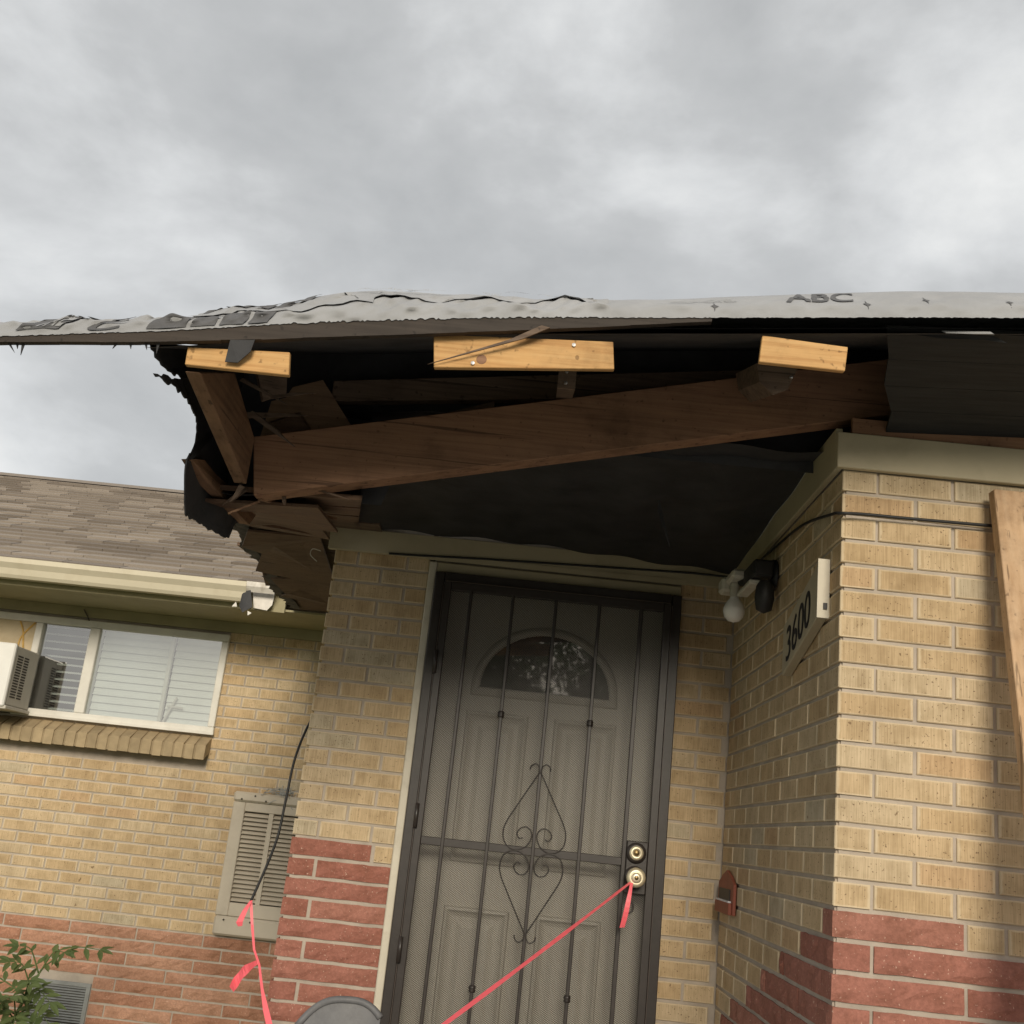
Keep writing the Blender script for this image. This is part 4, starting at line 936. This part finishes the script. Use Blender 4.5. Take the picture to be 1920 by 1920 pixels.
# crawl-space vent
cv = thing('crawl_vent', 'grey metal crawl space vent low in the red brick wing wall', 'vent', (-2.57, yW, -1.36))
MB().box(-2.755, -2.395, yW-.006, yW-.001, -1.36, -1.335).box(-2.755, -2.395, yW-.006, yW-.001, -1.13, -1.108).box(-2.755, -2.73, yW-.006, yW-.001, -1.3348, -1.1302).box(-2.42, -2.395, yW-.006, yW-.001, -1.3348, -1.1302).build('frame', 'galvanised', cv)
MB().box(-2.74, -2.41, yW+.004, yW+.0065, -1.35, -1.12).build('backing', 'vent_dark', cv)
for i in range(14):
    z = -1.328+i*.0143
    MB().prism([(-2.728, yW-.005, z), (-2.728, yW+.003, z+.008), (-2.728, yW+.002, z+.010), (-2.728, yW-.006, z+.002)], (.306, 0, 0)).build('louvre', 'galvanised', cv)

# grey plastic chair whose top rim pokes into the frame
ch = thing('plastic_chair', 'grey weathered plastic chair back at the bottom edge before the door', 'chair', (-.42, 3.3, GZ+.2))
yc, zc = 3.45, -.497
def chair_top(u_): return -.560+.235*u_, zc-.005-.058*abs(2*u_-1.12)**2.6-.010*(1-u_)
def cb(a, b_):
    x, zt = chair_top(a); z = zt-.55*b_
    y = yc+.045*math.sin(math.pi*a)-.12*b_ + .02*math.cos(6.28*a)*(1-b_)
    return (x, y, z)
cbm = MB().grid(cb, 20, 8); cbm.grid(lambda a, b_: tuple(Vector(cb(a, b_))+Vector((0, .006, .0))), 20, 8)
cbm.build('backrest', 'grey_plastic', ch, smooth=True)
MB().tube([cb(i/20, 0) for i in range(21)], .010, 8).build('rim', 'grey_plastic', ch, smooth=True)
MB().prism([(-.58, 2.95, -.80), (-.28, 2.95, -.80), (-.30, 3.36, -.83), (-.56, 3.36, -.83)], (0, 0, .02)).build('seat', 'grey_plastic', ch, bev=.006)
for x, y in ((-.57, 2.97), (-.29, 2.97), (-.55, 3.36), (-.31, 3.36)):
    MB().tube([(x, y, -.81), (x*1.02, y, GZ+.2)], [.02, .016], 8).build('leg', 'grey_plastic', ch, smooth=True)

# leafy plant before the crawl vent
plt = thing('leafy_plant', 'young green plant with pinnate leaves before the crawl vent', 'plant', (-2.60, 6.5, GZ))
lm = MB(); stems = MB()
def leaflet(p, d, n, ln_, w_):
    d = d.normalized(); s_ = d.cross(n).normalized(); dr = Vector((0, 0, -1))
    lm.add([p, p+d*ln_*.35+s_*w_*.5, p+d*ln_*.7+s_*w_*.36+dr*ln_*.06, p+d*ln_+dr*ln_*.16, p+d*ln_*.7-s_*w_*.36+dr*ln_*.06, p+d*ln_*.35-s_*w_*.5, p+d*ln_*.4-n*w_*.12], [(0, 1, 6), (1, 2, 6), (2, 3, 6), (3, 4, 6), (4, 5, 6), (5, 0, 6)])
def frond(p0, p1, n=6, ln_=.09):
    p0, p1 = Vector(p0), Vector(p1); mid_ = (p0+p1)/2+Vector((0, 0, .05)); pts = spline([p0, mid_, p1], 8); stems.tube(pts, [.005-.0035*i/len(pts) for i in range(len(pts))], 5)
    for i in range(n):
        k = 3+int(i*(len(pts)-4)/max(1, n-1)); p = pts[k]; d = (pts[min(k+1, len(pts)-1)]-pts[k-1]).normalized()
        for s_ in (1, -1):
            sd_ = d.cross(Vector((0, -.5, .85))).normalized()*s_
            leaflet(p, d*.5+sd_*.9+Vector((random.uniform(-.2, .2), random.uniform(-.3, .3), random.uniform(-.35, .1))), Vector((random.uniform(-.4, .4), -.6, .8)).normalized(), ln_*random.uniform(.75, 1.15), ln_*.36)
    leaflet(pts[-1], d, Vector((0, -.6, .8)), ln_, ln_*.34)
B0 = (-2.62, 6.5, GZ+.02)
stems.tube([B0, (-2.55, 6.48, -1.2), (-2.50, 6.47, -1.05), (-2.44, 6.46, -.93)], [.012, .010, .008, .005], 6)
for p0, p1, n, l_ in (((-2.44, 6.46, -.94), (-2.16, 6.44, -.83), 4, .085), ((-2.46, 6.46, -.97), (-2.34, 6.42, -.86), 4, .085), ((-2.47, 6.46, -.98), (-2.58, 6.40, -.85), 4, .085), ((-2.50, 6.47, -1.06), (-2.60, 6.38, -.93), 5, .09),
                    ((-2.52, 6.47, -1.1), (-2.92, 6.42, -1.02), 6, .085), ((-2.55, 6.48, -1.2), (-2.90, 6.36, -1.17), 6, .09), ((-2.53, 6.47, -1.12), (-2.34, 6.36, -1.10), 5, .10), ((-2.55, 6.48, -1.2), (-2.32, 6.35, -1.20), 5, .10),
                    ((-2.55, 6.48, -1.22), (-2.52, 6.25, -1.08), 5, .10), ((-2.52, 6.47, -1.1), (-2.44, 6.30, -1.02), 5, .09), ((-2.56, 6.48, -1.22), (-2.70, 6.28, -1.12), 5, .10), ((-2.56, 6.48, -1.25), (-2.44, 6.2, -1.22), 5, .10)):
    frond(p0, p1, n, l_)
lm.build('foliage', 'leaf', plt); stems.build('stem', 'stem_green', plt, smooth=True)
ds = thing('dry_shrub', 'brown dried shrub at the lower left corner under the green plant', 'shrub', (-2.8, 6.3, GZ))
mb = MB()
for i in range(900):
    x = random.uniform(-3.1, -2.33); h_ = .15*math.sqrt(max(0, 1-((x+2.75)/.45)**2))
    c = Vector((x, 6.25+random.uniform(-.15, .15), GZ+.02+random.random()*(h_+.02))); d = Vector((random.uniform(-1, 1), random.uniform(-1, 1), random.uniform(-.2, 1))).normalized()*random.uniform(.02, .05); s_ = d.orthogonal().normalized()*.006
    mb.add([c-d, c+s_, c+d, c-s_], [(0, 1, 2, 3)])
mb.build('dry_leaves', 'dry_twig', ds)

# street trees across the road (seen in the door's glass)
def tree(x, y, h_, rad, label):
    t_ = thing('street_tree', label, 'tree', (x, y, GZ), 'trees across the road'); rnd = random.Random(int(x*10))
    tk = MB().tube([(x, y, GZ), (x+.1, y, GZ+h_*.25), (x+.05, y+.1, GZ+h_*.5), (x, y, GZ+h_*.8)], [.28, .22, .15, .04], 10)
    for i in range(9):
        a = i*2.4; z = GZ+h_*(.3+.05*i); tk.tube([(x+.05, y, z), (x+math.cos(a)*rad*.4, y+math.sin(a)*rad*.4, z+.8), (x+math.cos(a)*rad*.8, y+math.sin(a)*rad*.8, z+1.3)], [.09, .05, .015], 6)
    tk.build('trunk', 'bark', t_, smooth=True)
    n = 9000; ncl = 60; cl = np.array([[rnd.gauss(0, .45)*rad, rnd.gauss(0, .45)*rad, rnd.uniform(.3, 1.0)*h_] for _ in range(ncl)])
    k = np.random.randint(0, ncl, n); c = cl[k]+np.random.normal(0, .45, (n, 3))+np.array([x, y, GZ])
    d1 = np.random.normal(0, 1, (n, 3)); d1 /= np.linalg.norm(d1, axis=1)[:, None]; d2 = np.cross(d1, np.random.normal(0, 1, (n, 3))); d2 /= np.linalg.norm(d2, axis=1)[:, None]
    V = np.stack([c-d1*.11, c+d2*.06, c+d1*.11, c-d2*.06], 1).reshape(-1, 3); F = np.arange(n*4).reshape(-1, 4)
    me = bpy.data.meshes.new('crown'); me.from_pydata(V.tolist(), [], F.tolist()); obj('crown', me, 'tree_leaf', t_)
tree(2.4, -20, 6.3, 2.2, 'low green street tree right of the path across the road')
tree(-.9, -19, 6.0, 2.0, 'low green street tree straight behind the path across the road')
tree(-4.6, -22, 5.8, 2.2, 'low green street tree left of the path across the road')
